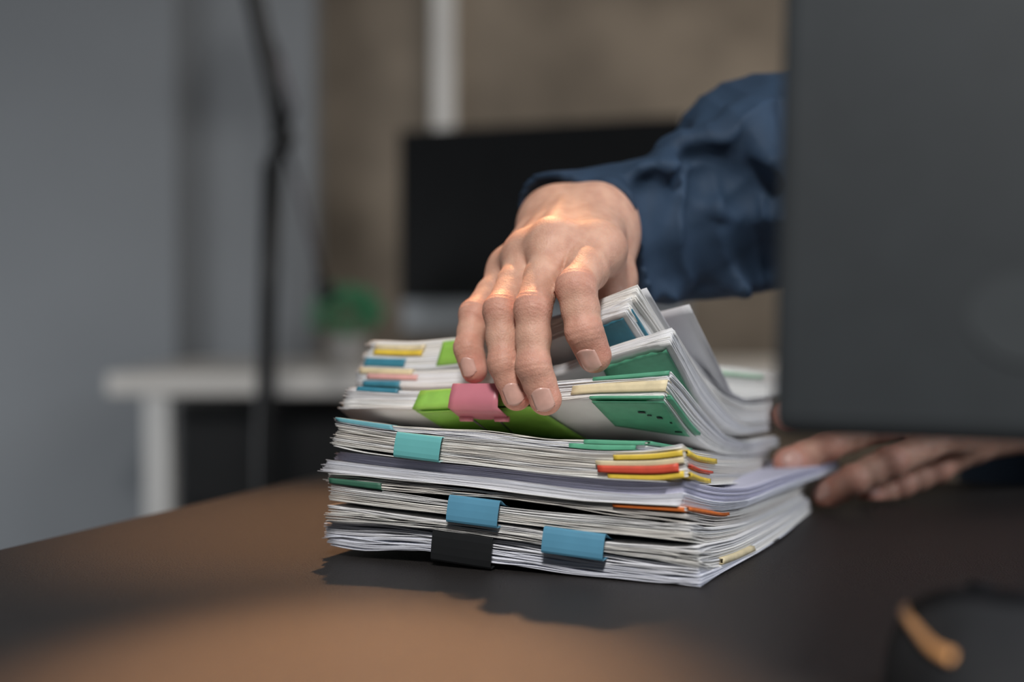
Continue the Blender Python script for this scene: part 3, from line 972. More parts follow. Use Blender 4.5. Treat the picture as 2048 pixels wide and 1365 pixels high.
# pink clip: spine seen from the front, lower jaw following the underside
def pink_clip():
    A = P(905, 770, .768); B = P(999, 770, .756)
    C = P(896, 815, .764); D = P(995, 816, .751)
    E = P(921, 836, .772); G = P(1018, 837, .760)
    root = empty('binder_clip', (A + D) / 2, 'pink binder clip over the lime green strip under the fingers', 'clip', 'binder clips on the front of the pile')
    back = VD * 0.016
    rows = [A + back + np.array([0, 0, -.002]), A + VD * 0.001 + np.array([0, 0, .0004]), A, (A + C) / 2 - VD * 0.0006, C, E]
    rows2 = [B + back + np.array([0, 0, -.002]), B + VD * 0.001 + np.array([0, 0, .0004]), B, (B + D) / 2 - VD * 0.0006, D, G]
    # the lower jaw narrows towards its hinges
    Gd = np.array([[r * (1 - t) + q * t for r, q in zip(rows, rows2)] for t in np.linspace(0, 1, 9)])
    for i, t in enumerate(np.linspace(0, 1, 9)):
        Gd[i, 5] = E * (1 - t) + G * t
        if 0.3 < t < 0.7:
            Gd[i, 5] += (Gd[i, 5] - Gd[i, 4]) * 0.12
    slab('clip_body', Gd, -0.0003, M['pink_clip'], root, 0.0007)
    for a_, b in ((E, E * .74 + G * .26), (E * .28 + G * .72, G)):
        o = np.array([0, -0.0006, -0.0004])
        MB().tube([a_ + o, b + o], 0.0016, 12).build('hinge_tube', M['pink_clip'], root, True)
    q0 = P(943, 838, .768); q1 = P(985, 870, .785); q2 = P(1030, 872, .785); q3 = P(995, 838, .764)
    MB().tube([q0, q1, q2, q3], 0.0005, 6).build('wire_handle', M['wire'], root, True)
pink_clip()


# ------------------------------------------------------------------ body from distance fields
class Field:
    def __init__(s, lo, hi, h):
        s.lo = np.array(lo, float)
        s.h = h
        s.n = np.ceil((np.array(hi) - s.lo) / h).astype(int) + 1
        s.ax = [s.lo[i] + h * np.arange(s.n[i]) for i in range(3)]
        s.F = np.full(s.n, 0.06, np.float32)

    def clone(s):
        c = Field.__new__(Field)
        c.lo, c.h, c.n, c.ax = s.lo, s.h, s.n, s.ax
        c.F = s.F.copy()
        return c

    def _slice(s, lo, hi):
        sl = []
        for i in range(3):
            a_ = int(max(0, math.floor((lo[i] - s.lo[i]) / s.h)))
            b = int(min(s.n[i], math.ceil((hi[i] - s.lo[i]) / s.h) + 1))
            if b <= a_:
                return None
            sl.append(slice(a_, b))
        return tuple(sl)

    def cone(s, a_, b, ra, rb, k=0.0, sub=False, scale=None):
        a_, b = np.asarray(a_, float), np.asarray(b, float)
        m = max(ra, rb) + k + 0.012
        sl = s._slice(np.minimum(a_, b) - m, np.maximum(a_, b) + m)
        if sl is None:
            return s
        X, Y, Z = np.meshgrid(s.ax[0][sl[0]], s.ax[1][sl[1]], s.ax[2][sl[2]], indexing='ij', sparse=True)
        ab = b - a_
        L2 = float(ab @ ab) + 1e-12
        t = ((X - a_[0]) * ab[0] + (Y - a_[1]) * ab[1] + (Z - a_[2]) * ab[2]) / L2
        t = np.clip(t, 0, 1).astype(np.float32)
        d = np.sqrt((X - a_[0] - t * ab[0]) ** 2 + (Y - a_[1] - t * ab[1]) ** 2 + (Z - a_[2] - t * ab[2]) ** 2) - (ra + (rb - ra) * t)
        s._mix(sl, d.astype(np.float32), k, sub)
        return s

    def ell(s, c, r, k=0.0, R=None, sub=False):
        c = np.asarray(c, float)
        r = np.asarray(r, float)
        m = r.max() + k + 0.012
        sl = s._slice(c - m, c + m)
        if sl is None:
            return s
        X, Y, Z = np.meshgrid(s.ax[0][sl[0]] - c[0], s.ax[1][sl[1]] - c[1], s.ax[2][sl[2]] - c[2], indexing='ij')
        if R is not None:
            R = np.asarray(R)
            X, Y, Z = (R[0, 0] * X + R[0, 1] * Y + R[0, 2] * Z, R[1, 0] * X + R[1, 1] * Y + R[1, 2] * Z, R[2, 0] * X + R[2, 1] * Y + R[2, 2] * Z)
        k0 = np.sqrt((X / r[0]) ** 2 + (Y / r[1]) ** 2 + (Z / r[2]) ** 2)
        k1 = np.sqrt((X / r[0] ** 2) ** 2 + (Y / r[1] ** 2) ** 2 + (Z / r[2] ** 2) ** 2) + 1e-9
        d = k0 * (k0 - 1) / k1
        s._mix(sl, d.astype(np.float32), k, sub)
        return s

    def _mix(s, sl, d, k, sub=False):
        f = s.F[sl]
        if sub:
            d = -d
            if k > 0:
                h_ = np.clip(0.5 - 0.5 * (d - f) / k, 0, 1)
                s.F[sl] = f * h_ + d * (1 - h_) + k * h_ * (1 - h_)
            else:
                s.F[sl] = np.maximum(f, d)
            return
        if k > 0:
            h_ = np.clip(0.5 + 0.5 * (f - d) / k, 0, 1)
            s.F[sl] = f * (1 - h_) + d * h_ - k * h_ * (1 - h_)
        else:
            s.F[sl] = np.minimum(f, d)

    def merge(s, o, k=0.0):
        s._mix(tuple([slice(None)] * 3), o.F, k)
        return s

    def net(s):
        F = s.F
        ins = F < 0
        c = [F[i:F.shape[0] - 1 + i, j:F.shape[1] - 1 + j, k:F.shape[2] - 1 + k] for i in (0, 1) for j in (0, 1) for k in (0, 1)]
        ci = [x < 0 for x in c]
        cnt = sum(x.astype(np.int8) for x in ci)
        mask = (cnt > 0) & (cnt < 8)
        I = np.argwhere(mask)
        vals = np.stack([x[mask] for x in c], 1)
        corners = np.array([(i, j, k) for i in (0, 1) for j in (0, 1) for k in (0, 1)], float)
        acc = np.zeros((len(I), 3))
        num = np.zeros(len(I))
        for a_ in range(8):
            for b in range(a_ + 1, 8):
                if np.abs(corners[a_] - corners[b]).sum() != 1:
                    continue
                fa, fb = vals[:, a_], vals[:, b]
                m = (fa < 0) != (fb < 0)
                t = np.where(m, fa / np.where(m, fa - fb, 1), 0)
                pnt = corners[a_] + (corners[b] - corners[a_]) * t[:, None]
                acc += pnt * m[:, None]
                num += m
        V = s.lo + (I + acc / num[:, None]) * s.h
        vid = np.full(mask.shape, -1, np.int32)
        vid[mask] = np.arange(len(I))
        Q = []
        for ax in range(3):
            sl0 = [slice(1, -1)] * 3
            sl1 = [slice(1, -1)] * 3
            sl0[ax] = slice(0, -1)
            sl1[ax] = slice(1, None)
            A, B = ins[tuple(sl0)], ins[tuple(sl1)]
            E = np.argwhere(A != B)
            off = np.array([1, 1, 1])
            off[ax] = 0
            E = E + off
            flip = A[A != B]
            o1, o2 = [(1, 2), (2, 0), (0, 1)][ax]
            d1 = np.zeros(3, int); d1[o1] = 1
            d2 = np.zeros(3, int); d2[o2] = 1
            q = [E - d1 - d2, E - d2, E, E - d1]
            q = np.stack([vid[x[:, 0], x[:, 1], x[:, 2]] for x in q], 1)
            q[~flip] = q[~flip][:, ::-1]
            Q.append(q)
        Q = np.concatenate(Q)
        Q = Q[(Q >= 0).all(1)]
        return V, Q


def unit(v):
    v = np.asarray(v, float)
    return v / np.linalg.norm(v)


SKIN = np.array([0.64, 0.385, 0.285])
RED = np.array([0.60, 0.275, 0.21])


def build_hand(fingers, palm, thumb, extra, h, lo, hi, finger_k=0.008):
    """fingers: list of dict(j=[4 points], r=[4 radii], n=dorsal dir)"""
    base = Field(lo, hi, h)
    pal = base.clone()
    for a_, b, ra, rb, k in palm:
        pal.cone(a_, b, ra, rb, k)
    F = pal.clone()
    for f in fingers:
        g = base.clone()
        J, R = f['j'], f['r']
        n_ = f['n']
        for i in range(3):
            a_, b = J[i], J[i + 1]
            # slight waist between joints
            mid = (a_ + b) / 2
            wst = (0.99, 0.965, 0.98)[i]
            rm = (R[i] + R[i + 1]) / 2 * wst
            g.cone(a_, mid, R[i], rm, 0.002)
            g.cone(mid, b, rm, R[i + 1], 0.002)
        # fleshy knuckle caps and pads
        for i in (1, 2):
            g.ell(J[i] + n_[i] * R[i] * 0.14, [R[i] * 0.95] * 3, 0.004)
        # palmar pads
        for i in range(3):
            mid = (J[i] + J[i + 1]) / 2
            nn = n_[min(i, 2)]
            g.ell(mid - nn * R[i] * 0.2, [R[i] * 0.86] * 3, 0.004)
        g.ell(J[3] - n_[2] * R[3] * 0.1, [R[3] * 1.0] * 3, 0.003)
        gg = g
        gg.merge(pal, finger_k)
        F._mix(tuple([slice(None)] * 3), gg.F, 0.0008)
    for a_, b, ra, rb, k in thumb:
        F.cone(a_, b, ra, rb, k)
    for a_, b, ra, rb, k in extra:
        F.cone(a_, b, ra, rb, k)
    V, Q = F.net()
    # one relaxing pass
    e = np.concatenate([Q[:, [0, 1]], Q[:, [1, 2]], Q[:, [2, 3]], Q[:, [3, 0]]])
    for _ in range(1):
        acc = np.zeros_like(V)
        cnt = np.zeros(len(V))
        np.add.at(acc, e[:, 0], V[e[:, 1]]); np.add.at(cnt, e[:, 0], 1)
        np.add.at(acc, e[:, 1], V[e[:, 0]]); np.add.at(cnt, e[:, 1], 1)
        V = V * 0.5 + 0.5 * acc / cnt[:, None]
    fn = np.cross(V[Q[:, 2]] - V[Q[:, 0]], V[Q[:, 3]] - V[Q[:, 1]])
    N = np.zeros_like(V)
    for i in range(4):
        np.add.at(N, Q[:, i], fn)
    N /= np.linalg.norm(N, axis=1, keepdims=True) + 1e-12
    C = np.tile(SKIN, (len(V), 1))
    disp = np.zeros(len(V))
    for f in fingers:
        J, R, n_ = f['j'], f['r'], f['n']
        for i in (1, 2):
            ax = unit(unit(J[i] - J[i - 1]) + unit(J[i + 1] - J[i]))
            rel = V - J[i]
            a_ = rel @ ax
            rad = np.linalg.norm(rel - a_[:, None] * ax, axis=1)
            near_ = np.clip(1 - (rad - R[i] * 0.9) / (R[i] * 0.5), 0, 1) * (np.abs(a_) < 0.02)
            dors = np.clip(((rel @ n_[i]) / R[i] - 0.05) * 2.0, 0, 1)
            amp = (0.00060, 0.00048)[i - 1]
            for o, g_ in ((-0.0030, 0.7), (0.0, 1.0), (0.0027, 0.8), (0.0055, 0.4), (-0.006, 0.35)):
                curve = 0.0012 * ((rel @ unit(np.cross(ax, n_[i]))) / R[i]) ** 2 * np.sign(o + 1e-9)
                disp -= amp * g_ * np.exp(-((a_ - o - curve) / 0.00065) ** 2) * near_ * dors
            # palmar crease lines seen at the sides
            disp -= 0.0003 * np.exp(-(a_ / 0.001) ** 2) * near_
            k = np.exp(-(a_ / 0.008) ** 2) * near_ * dors
            C += (RED - SKIN)[None] * (0.8 * k)[:, None]
        d = np.linalg.norm(V - J[3], axis=1)
        k = np.clip(1.6 - d / (R[3] * 1.3), 0, 1)
        C += (RED * 1.05 - SKIN)[None] * (0.9 * k)[:, None]
    V = V + N * disp[:, None]
    return V, Q, np.clip(C, 0.01, 1)


def nail(J, R, n, root, tree, length=0.0115, width=0.60, cant=0.0):
    """a thin curved plate laid on the skin surface (found by casting rays on the hand's mesh)"""
    ax = unit(J[3] - J[2])
    n = unit(n - ax * (n @ ax))
    sd = np.cross(ax, n)
    n = unit(n + sd * cant)
    sd = np.cross(ax, n)
    na, nb = 11, 11
    G = np.zeros((na, nb, 3))
    tip = R[3] * 0.66
    for i, s_ in enumerate(np.linspace(0, 1, na)):
        for j, q in enumerate(np.linspace(-1, 1, nb)):
            e = abs(2 * s_ - 1) ** 4
            half = width * R[3] * (0.93 + 0.07 * (1 - e)) * 1.12
            al = tip - length * (1 - s_) + (0.0022 * q * q * e) * (1 if s_ < 0.5 else -1)
            c = J[3] + ax * al + sd * (q * half)
            o = Vector(c + n * 0.03)
            hit = tree.ray_cast(o, Vector(-n))
            p = np.array(hit[0]) if hit[0] is not None else c + n * R[3]
            lift = 0.00042 - 0.00030 * abs(q) ** 4 - (0.00022 if s_ < 0.05 else 0)
            G[i, j] = p + n * lift
    for _ in range(2):
        G[1:-1, 1:-1] = (G[:-2, 1:-1] + G[2:, 1:-1] + G[1:-1, :-2] + G[1:-1, 2:]) / 4 * 0.5 + G[1:-1, 1:-1] * 0.5
    return slab('fingernail', G, 0.0, M['nail'], root, 0.00035)


CAMP = np.array([0, 0, DESK + CAMH])


def dorsals(J, hint):
    out = []
    for i in range(3):
        ax = unit(J[i + 1] - J[i])
        h_ = np.asarray(hint, float)
        out.append(unit(h_ - ax * (h_ @ ax)))
    return out


# right hand of the person, reaching over the pile
def fin(pts, r, hint):
    J = [P(*p) for p in pts]
    return {'j': J, 'r': [x / 1000 for x in r], 'n': dorsals(J, hint)}


HR = [
    fin([(1196, 500, .782), (1153, 576, .744), (1168, 662, .738), (1189, 713, .742)], [12.2, 10.4, 9.4, 8.3], (-0.22, -1, 0.25)),
    fin([(1108, 492, .778), (1066, 618, .744), (1067, 733, .736), (1091, 799, .738)], [11.2, 9.5, 8.8, 7.9], (-0.1, -1, 0.25)),
    fin([(1056, 515, .795), (1001, 622, .757), (1008, 727, .748), (1033, 792, .747)], [10.4, 8.8, 8.1, 7.3], (-0.2, -1, 0.25)),
    fin([(1018, 545, .815), (949, 630, .783), (937, 697, .773), (948, 741, .770)], [9.6, 8.0, 7.4, 6.5], (-0.35, -1, 0.3)),
]
wL = P(1112, 450, .862)
wR = P(1196, 447, .850)
mcp = [f['j'][0] for f in HR]
palm = [
    (wL, wR, .0195, .0195, 0.01),
    (wR, mcp[0], .0185, .0125, 0.014),
    ((wL + wR) / 2, mcp[1], .019, .0120, 0.012),
    ((wL * .7 + wR * .3), mcp[2], .018, .0115, 0.012),
    (wL, mcp[3], .0175, .0105, 0.012),
    (mcp[0], mcp[1], .0115, .0112, 0.010),
    (mcp[1], mcp[2], .0110, .0105, 0.010),
    (mcp[2], mcp[3], .0105, .0098, 0.010),
]
up_n = np.cross(mcp[0] - mcp[3], (wL + wR) / 2 - mcp[1])
up_n = unit(up_n) * (1 if up_n[2] > 0 else -1)
extra = []
for i, (m_, wpt) in enumerate(zip(mcp, (wR * .8 + wL * .2, (wL + wR) / 2, wL * .6 + wR * .4, wL * .9 + wR * .1))):
    extra.append((m_ + up_n * .0075, wpt * .75 + m_ * .25 + up_n * .0145, .0042, .0034, 0.006))
    extra.append((m_ + up_n * .0045, m_ + up_n * .0050, .0090 - i * .0005, .0090 - i * .0005, 0.006))
tb0, tb1, tb2, tb3 = P(1214, 480, .842), P(1222, 560, .822), P(1226, 628, .806), P(1205, 668, .795)
thumb = [(wR, tb0, .018, .016, .012), (tb0, tb1, .0160, .0130, .010), (tb1, tb2, .0125, .0105, .006), (tb2, tb3, .0100, .0085, .005),
         (tb1, mcp[0], .009, .009, .014)]
fore_el = np.array([0.262, 0.965, DESK + 0.215])
ca = P(1160, 462, .880)
s1 = P(1250, 462, .888)
s2 = P(1335, 458, .903)
s3 = P(1440, 420, .922)
s4 = P(1550, 365, .942)
ca = ca + unit(ca - s1) * 0.020
wc = (wL + wR) / 2
extra += [(wL, P(1198, 456, .882), .0205, .0195, .01), (wR, P(1198, 456, .882), .0195, .0195, .01)]
lo = np.array([-0.05, 0.712, DESK + 0.045])
hi = np.array([0.125, 0.93, DESK + 0.235])
VR, QR, CR = build_hand(HR, palm, thumb, extra, 0.00105, lo, hi)

# left hand of the person, holding the far right end of the pile
HL = [
    fin([(1840, 770, 1.005), (1740, 775, .972), (1640, 808, .958), (1575, 832, .957)], [11.0, 9.8, 9.2, 8.6], (0.1, -1, 0.45)),
    fin([(1868, 830, .990), (1752, 852, .950), (1652, 892, .935), (1577, 926, .930)], [11.8, 10.6, 10.4, 9.4], (0.05, -1, 0.35)),
    fin([(1900, 868, .980), (1780, 925, .932), (1705, 962, .925), (1653, 990, .932)], [11.6, 10.6, 9.8, 9.0], (-0.1, -1, 0.4)),
    fin([(1940, 890, 1.00), (1875, 940, .985), (1800, 972, .975), (1740, 996, .965)], [10.4, 9.2, 8.4, 7.6], (-0.1, -1, 0.4)),
]
lw1, lw2 = P(2075, 760, 1.045), P(2085, 850, 1.035)
ml = [f['j'][0] for f in HL]
palmL = [
    (lw1, lw2, .019, .019, .01),
    (lw1, ml[0], .018, .013, .014), (lw1 * .7 + lw2 * .3, ml[1], .018, .013, .012), (lw1 * .3 + lw2 * .7, ml[2], .018, .012, .012), (lw2, ml[3], .017, .012, .012),
    (ml[0], ml[1], .012, .012, .01), (ml[1], ml[2], .012, .012, .01), (ml[2], ml[3], .012, .011, .01)]
lt = [P(1990, 700, 1.05), P(1850, 690, 1.04), P(1740, 720, 1.02), P(1650, 750, 1.005)]
thumbL = [(lw1, lt[0], .018, .016, .012), (lt[0], lt[1], .016, .013, .01), (lt[1], lt[2], .0125, .0105, .006), (lt[2], lt[3], .0105, .009, .005)]
el_L = np.array([0.60, 1.12, DESK + 0.075])
lwc = (lw1 + lw2) / 2
extraL = [(lw1, lwc * .6 + el_L * .4, .021, .029, .01), (lw2, lwc * .6 + el_L * .4, .021, .029, .01)]
VL, QL, CL = build_hand(HL, palmL, thumbL, extraL, 0.0014, np.array([0.16, 0.905, DESK + 0.003]), np.array([0.50, 1.10, DESK + 0.14]))

# rest of the body, coarse: torso, head, upper arms, legs
sh_R = np.array([0.345, 1.17, DESK + 0.375])
sh_L = np.array([0.725, 1.19, DESK + 0.375])
tc_ = np.array([0.535, 1.22, 0.0])
bd = Field((0.05, 0.78, 0.0), (0.92, 1.62, 1.58), 0.011)
bd.cone(tc_ + [0, .03, .50], tc_ + [0, .0, .80], .125, .12, .04)
bd.cone(tc_ + [-.06, 0, .92], tc_ + [.06, 0, .92], .115, .115, .05)
bd.cone(sh_R + [.04, 0, 0], sh_L - [.04, 0, 0], .055, .055, .06)
bd.cone(tc_ + [0, .01, 1.10], tc_ + [0, -.01, 1.24], .055, .052, .03)
bd.ell(tc_ + [0, -.02, 1.34], (.073, .092, .115), .02)
bd.ell(tc_ + [0, -.10, 1.325], (.012, .018, .020), .012)
bd.ell(tc_ + [.075, -.01, 1.33], (.010, .018, .028), .006)
bd.ell(tc_ + [-.075, -.01, 1.33], (.010, .018, .028), .006)
bd.ell(tc_ + [0, -.06, 1.25], (.035, .035, .025), .02)
bd.cone(sh_R, fore_el, .046, .038, .03)
bd.cone(fore_el, s3, .036, .030, .01)
bd.cone(s3, s2, .030, .023, .01)
bd.cone(s2, s1, .023, .020, .01)
bd.cone(s1, P(1200, 458, .878), .022, .019, .0)
bd.cone(sh_L, el_L + [0, 0, .0], .046, .038, .03)
bd.cone(el_L, lwc * .75 + el_L * .25, .037, .028, .01)
for sx in (-1, 1):
    bd.cone(tc_ + [sx * .09, .04, .50], tc_ + [sx * .13, -.28, .52], .085, .062, .03)
    bd.cone(tc_ + [sx * .13, -.28, .52], tc_ + [sx * .13, -.24, .08], .058, .042, .02)
    bd.cone(tc_ + [sx * .13, -.22, .04], tc_ + [sx * .14, -.36, .03], .038, .030, .02)
VB, QB = bd.net()
person = empty('person', (float(tc_[0]), float(tc_[1]), 0.0), 'person in a navy blue shirt behind the paper pile, both hands on the papers', 'person')
VA = np.concatenate([VR, VL, VB])
QA = np.concatenate([QR, QL + len(VR), QB + len(VR) + len(VL)])
CA = np.concatenate([CR, CL, np.tile(SKIN, (len(VB), 1))])
CA = np.concatenate([CA, np.ones((len(CA), 1))], 1)
body = mesh_np('body', VA, QA, M['skin'], person, True, CA)
from mathutils.bvhtree import BVHTree
tR = BVHTree.FromPolygons([tuple(v) for v in VR], [tuple(q) for q in QR.tolist()])
tL = BVHTree.FromPolygons([tuple(v) for v in VL], [tuple(q) for q in QL.tolist()])
for f, hx in zip(HR, (-0.62, -0.25, -0.28, -0.55)):
    nail(f['j'], f['r'], np.array([hx, -1, 0.15]), body, tR, length=f['r'][3] * 1.7)
for f, hint in zip(HL, ((-.1, -1, .5), (0.12, -1, .35), (-.9, -.6, .3), (-.8, -.6, .3))):
    nail(f['j'], f['r'], np.array(hint, float), body, tL, length=f['r'][3] * 1.35)
for sx in (-1, 1):
    MB().lathe((float(tc_[0]) + sx * .030, float(tc_[1]) - .098, 1.345), [(0.001, -.010), (.008, -.006), (.011, 0), (.008, .006), (.001, .010)], 12).build('eye', M['screen'], body, True)
hr = Field(tc_ + [-.12, -.16, 1.25], tc_ + [.12, .14, 1.50], .006)
hr.ell(tc_ + [0, .0, 1.36], (.085, .102, .115), 0)
hr.ell(tc_ + [0, -.09, 1.31], (.075, .09, .085), .01, sub=True)
Vh, Qh = hr.net()
mesh_np('hair', Vh, Qh, M['hair'], person, True)

# shirt
sf = Field((0.0, 0.81, DESK + 0.06), (0.36, 1.10, DESK + 0.42), 0.0026)
sf.cone(ca, s1, .0365, .040, .0)
sf.cone(s1, s2, .040, .046, .01)
sf.cone(s2, s3, .046, .054, .01)
sf.cone(s3, s4, .054, .066, .015)
sf.cone(s4, fore_el, .066, .068, .02)
sf.cone(fore_el + [0, 0, .02], sh_R, .068, .078, .04)
ridges = [
    [(1215, 385), (1262, 430), (1292, 500), (1300, 575)],
    [(1330, 330), (1348, 400), (1362, 480), (1372, 590)],
    [(1352, 330), (1400, 375), (1450, 410), (1550, 440)],
    [(1385, 440), (1420, 520), (1455, 572)],
    [(1440, 440), (1478, 520), (1500, 570)],
    [(1340, 300), (1400, 300), (1460, 270), (1495, 225)],
    [(1512, 235), (1530, 300), (1545, 380)],
    [(1290, 350), (1310, 410), (1322, 470), (1322, 580)],
]
valleys = [
    [(1302, 380), (1338, 470), (1345, 570)],
    [(1400, 425), (1440, 480), (1475, 550)],
    [(1378, 400), (1398, 500), (1408, 595)],
    [(1505, 460), (1530, 520), (1545, 560)],
    [(1390, 335), (1450, 360), (1530, 400)],
]
snap = sf.F.copy()
def surf_at(px, py):
    for Y in np.linspace(.80, 1.06, 400):
        p = P(px, py, Y)
        ii = np.round((p - sf.lo) / sf.h).astype(int)
        if (ii < 0).any() or (ii >= sf.n).any():
            continue
        if snap[tuple(ii)] < 0:
            return Y
    return None
for rr, group, sub in ((.0085, ridges, False), (.0100, valleys, True)):
    for rd in group:
        fine = []
        for (xa, ya), (xb, yb) in zip(rd[:-1], rd[1:]):
            for t in (0, .33, .67):
                fine.append((xa + (xb - xa) * t, ya + (yb - ya) * t))
        fine.append(rd[-1])
        pts = []
        for q in fine:
            Y = surf_at(*q)
            if Y is not None:
                pts.append(P(q[0], q[1], Y + (0.0 if not sub else -0.0010)))
        for i in range(len(pts) - 1):
            sf.cone(pts[i], pts[i + 1], rr, rr, .014 if sub else .010, sub=sub)
sf.cone(P(1335, 250, .92), P(1290, 285, .91), .012, .009, .016, sub=True)
# hollow cuff
dirc = unit(s1 - ca)
sf.cone(ca - dirc * .08, ca + dirc * .022, .0335, .0300, .0, sub=True)
# cut the cuff open square to the arm
X, Y, Z = np.meshgrid(*sf.ax, indexing='ij', sparse=True)
cutn = unit(np.array([0.62, 0.66, 0.42]))
cp = P(1138, 462, .880)
pl = -((X - cp[0]) * cutn[0] + (Y - cp[1]) * cutn[1] + (Z - cp[2]) * cutn[2])
sf.F = np.maximum(sf.F, pl.astype(np.float32))
del X, Y, Z, pl
V1, Q1_ = sf.net()
# gathered folds running down the sleeve
fn1 = np.cross(V1[Q1_[:, 2]] - V1[Q1_[:, 0]], V1[Q1_[:, 3]] - V1[Q1_[:, 1]])
N1 = np.zeros_like(V1)
for i in range(4):
    np.add.at(N1, Q1_[:, i], fn1)
N1 /= np.linalg.norm(N1, axis=1, keepdims=True) + 1e-12
xx, yy_, zz = V1[:, 0], V1[:, 1], V1[:, 2] - DESK
ph = (xx + 0.30 * zz + 0.010 * np.sin(zz * 42 + 1.0) + 0.006 * np.sin(xx * 60 - zz * 25)) / 0.021
rdg = (1 - np.abs(np.sin(np.pi * ph))) ** 1.4
ph2 = (zz - 0.45 * xx + 0.008 * np.sin(xx * 70)) / 0.036
rdg2 = (1 - np.abs(np.sin(np.pi * ph2))) ** 1.6
msk = np.clip((xx - 0.082) / 0.02, 0, 1) * np.clip((0.26 - xx) / 0.06, 0.25, 1)
low = np.clip((0.24 - zz) / 0.06, 0.15, 1)
V1 = V1 + N1 * (msk * np.clip(1 + N1[:, 2] * 1.3, 0.05, 1) * (0.0085 * rdg * low + 0.0045 * rdg2 * (1.15 - low)))[:, None]
sg = Field((0.18, 0.93, 0.55), (0.92, 1.45, DESK + 0.52), 0.009)
sg.cone(tc_ + [0, .03, .56], tc_ + [0, .0, .80], .145, .14, .04)
sg.cone(tc_ + [-.06, 0, .92], tc_ + [.06, 0, .92], .135, .135, .05)
sg.cone(sh_R + [.04, 0, 0], sh_L - [.04, 0, 0], .072, .072, .06)
sg.cone(sh_L, el_L, .066, .058, .03)
cuffL = lwc * .93 + el_L * .07
sg.cone(el_L, cuffL, .058, .040, .02)
sg.cone(tc_ + [0, .0, 1.16], tc_ + [0, -.01, 1.30], .062, .058, .0, sub=True)
V2, Q2 = sg.net()
shirt = mesh_np('shirt', np.concatenate([V1, V2]), np.concatenate([Q1_, Q2 + len(V1)]), M['shirt'], person, True)
tf = Field((0.25, 0.8, 0.0), (0.85, 1.45, 0.74), 0.012)
for sx in (-1, 1):
    tf.cone(tc_ + [sx * .09, .04, .50], tc_ + [sx * .13, -.28, .52], .105, .080, .03)
    tf.cone(tc_ + [sx * .13, -.28, .52], tc_ + [sx * .13, -.24, .12], .076, .062, .02)
V3, Q3 = tf.net()
mesh_np('trousers', V3, Q3, M['trousers'], person, True)

# ------------------------------------------------------------------ foreground monitor
mo = Vector((0.0795, 0.443, DESK + 0.0950))
yaw = math.radians(-30)
mon = empty('computer_monitor', (0.30, 0.31, DESK), 'large dark grey monitor seen from behind, blurred at the right edge, nearest the camera', 'monitor')
TM = Matrix.Translation(mo) @ Matrix.Rotation(yaw, 4, 'Z') @ Matrix.Rotation(math.radians(-4), 4, 'X')
MB().box((0, 0, 0), (0.54, 0.022, 0.40), TM).build('back_shell', M['shell'], mon, bevel=0.006)
MB().box((0.003, 0.0225, 0.003), (0.537, 0.026, 0.397), TM).build('screen', M['screen'], mon, bevel=0.001)
def monpt(px, py):
    """point of the shell's back plane seen at a pixel"""
    o = Vector(CAMP)
    d = Vector(P(px, py, 1.0)) - o
    n = (TM.to_3x3() @ Vector((0, -1, 0)))
    p0 = TM @ Vector((0, 0, 0))
    t = (p0 - o).dot(n) / d.dot(n)
    return o + d * t
ml_ = TM.inverted()
ec = ml_ @ monpt(2010, 640)
V = []
ns = 40
for dz in (0, -0.0006):
    for k in range(ns):
        t = 2 * math.pi * k / ns
        r_ = 0.0150 * (1 + 0.10 * math.cos(2 * t + 0.6))
        V.append(TM @ Vector((ec.x + 0.006 + r_ * math.cos(t), dz - 0.0001, ec.z + r_ * 0.95 * math.sin(t))))
eb = MB().add(V, [tuple(range(ns, 2 * ns))] + [(k, (k + 1) % ns, ns + (k + 1) % ns, ns + k) for k in range(ns)])
V = []
for dz in (0, -0.0006):
    for k in range(20):
        t = 2 * math.pi * k / 20
        x, z = 0.0075 * math.cos(t), 0.0034 * math.sin(t)
        V.append(TM @ Vector((ec.x + 0.014 + x * .6 - z * .8, dz - 0.0001, ec.z + 0.022 + x * .8 + z * .6)))
eb.add(V, [tuple(range(20, 40))] + [(k, (k + 1) % 20, 20 + (k + 1) % 20, 20 + k) for k in range(20)])
eb.build('emblem', M['emblem'], mon)
nb0 = TM @ Vector((0.27, -0.005, 0.12))
MB().tube([nb0, (nb0.x - .01, nb0.y - .05, DESK + 0.14), (nb0.x - .01, nb0.y - .055, DESK + 0.012)], 0.018, 20).build('stand_neck', M['shell'], mon, True)
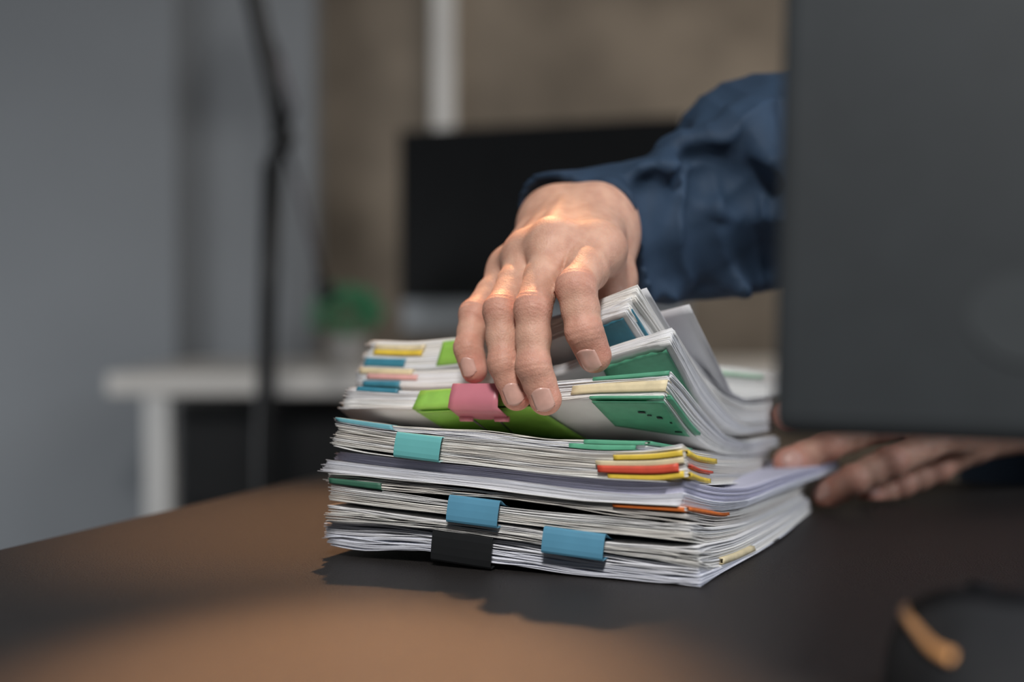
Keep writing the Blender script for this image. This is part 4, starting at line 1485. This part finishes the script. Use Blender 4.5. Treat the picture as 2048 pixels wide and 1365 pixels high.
MB().lathe((nb0.x - .01, nb0.y - .055, DESK + 0.0006), [(0.10, 0), (0.10, 0.006), (0.095, 0.011), (0.02, 0.014)], 40).build('stand_foot', M['shell'], mon, True)

# ------------------------------------------------------------------ mouse
mc = Vector((0.156, 0.452, DESK + 0.0006))
mouse = empty('computer_mouse', mc, 'black computer mouse with a copper side strip at the bottom right corner', 'mouse')
mrot = Matrix.Rotation(math.radians(-6), 3, 'Z')
V = []
F = []
nu, nv = 40, 14
def mouse_pt(t, q, k=1.0):
    ax, ay, hz = 0.036 * k, 0.060 * k, 0.041 * k
    cx_, sy_ = math.cos(t), math.sin(t)
    ex = 0.75
    x = ax * math.copysign(abs(cx_) ** ex, cx_)
    y = ay * math.copysign(abs(sy_) ** ex, sy_)
    s_ = math.cos(q * math.pi / 2) ** 0.62
    x *= s_ * (1 - 0.10 * math.cos(sy_ * 2.5))
    y *= s_
    z = hz * math.sin(q * math.pi / 2) ** 0.9
    return mc + mrot @ Vector((x, y, z))
for j in range(nv):
    q = j / nv
    for i in range(nu):
        V.append(mouse_pt(2 * math.pi * i / nu, q))
V.append(mc + Vector((0, 0, 0.040)))
for j in range(nv - 1):
    for i in range(nu):
        F.append((j * nu + i, j * nu + (i + 1) % nu, (j + 1) * nu + (i + 1) % nu, (j + 1) * nu + i))
for i in range(nu):
    F.append(((nv - 1) * nu + i, (nv - 1) * nu + (i + 1) % nu, nv * nu))
F.append(tuple(range(nu - 1, -1, -1)))
MB().add(V, F).build('shell', M['mouse'], mouse, True)
G = np.zeros((14, 4, 3))
for i, t in enumerate(np.linspace(math.radians(140), math.radians(228), 14)):
    for j, q in enumerate((0.49, 0.51, 0.53, 0.55)):
        G[i, j] = np.array(mouse_pt(t, q, 1.012))
slab('side_strip', G, 0.0, M['copper'], mouse, 0.0012, 'copper strip')
MB().tube([mc + mrot @ Vector((-.004,   .034, .0325)), mc + mrot @ Vector((.004, .034, .0325))], 0.008, 20).build('scroll_wheel', M['black'], mouse, True)
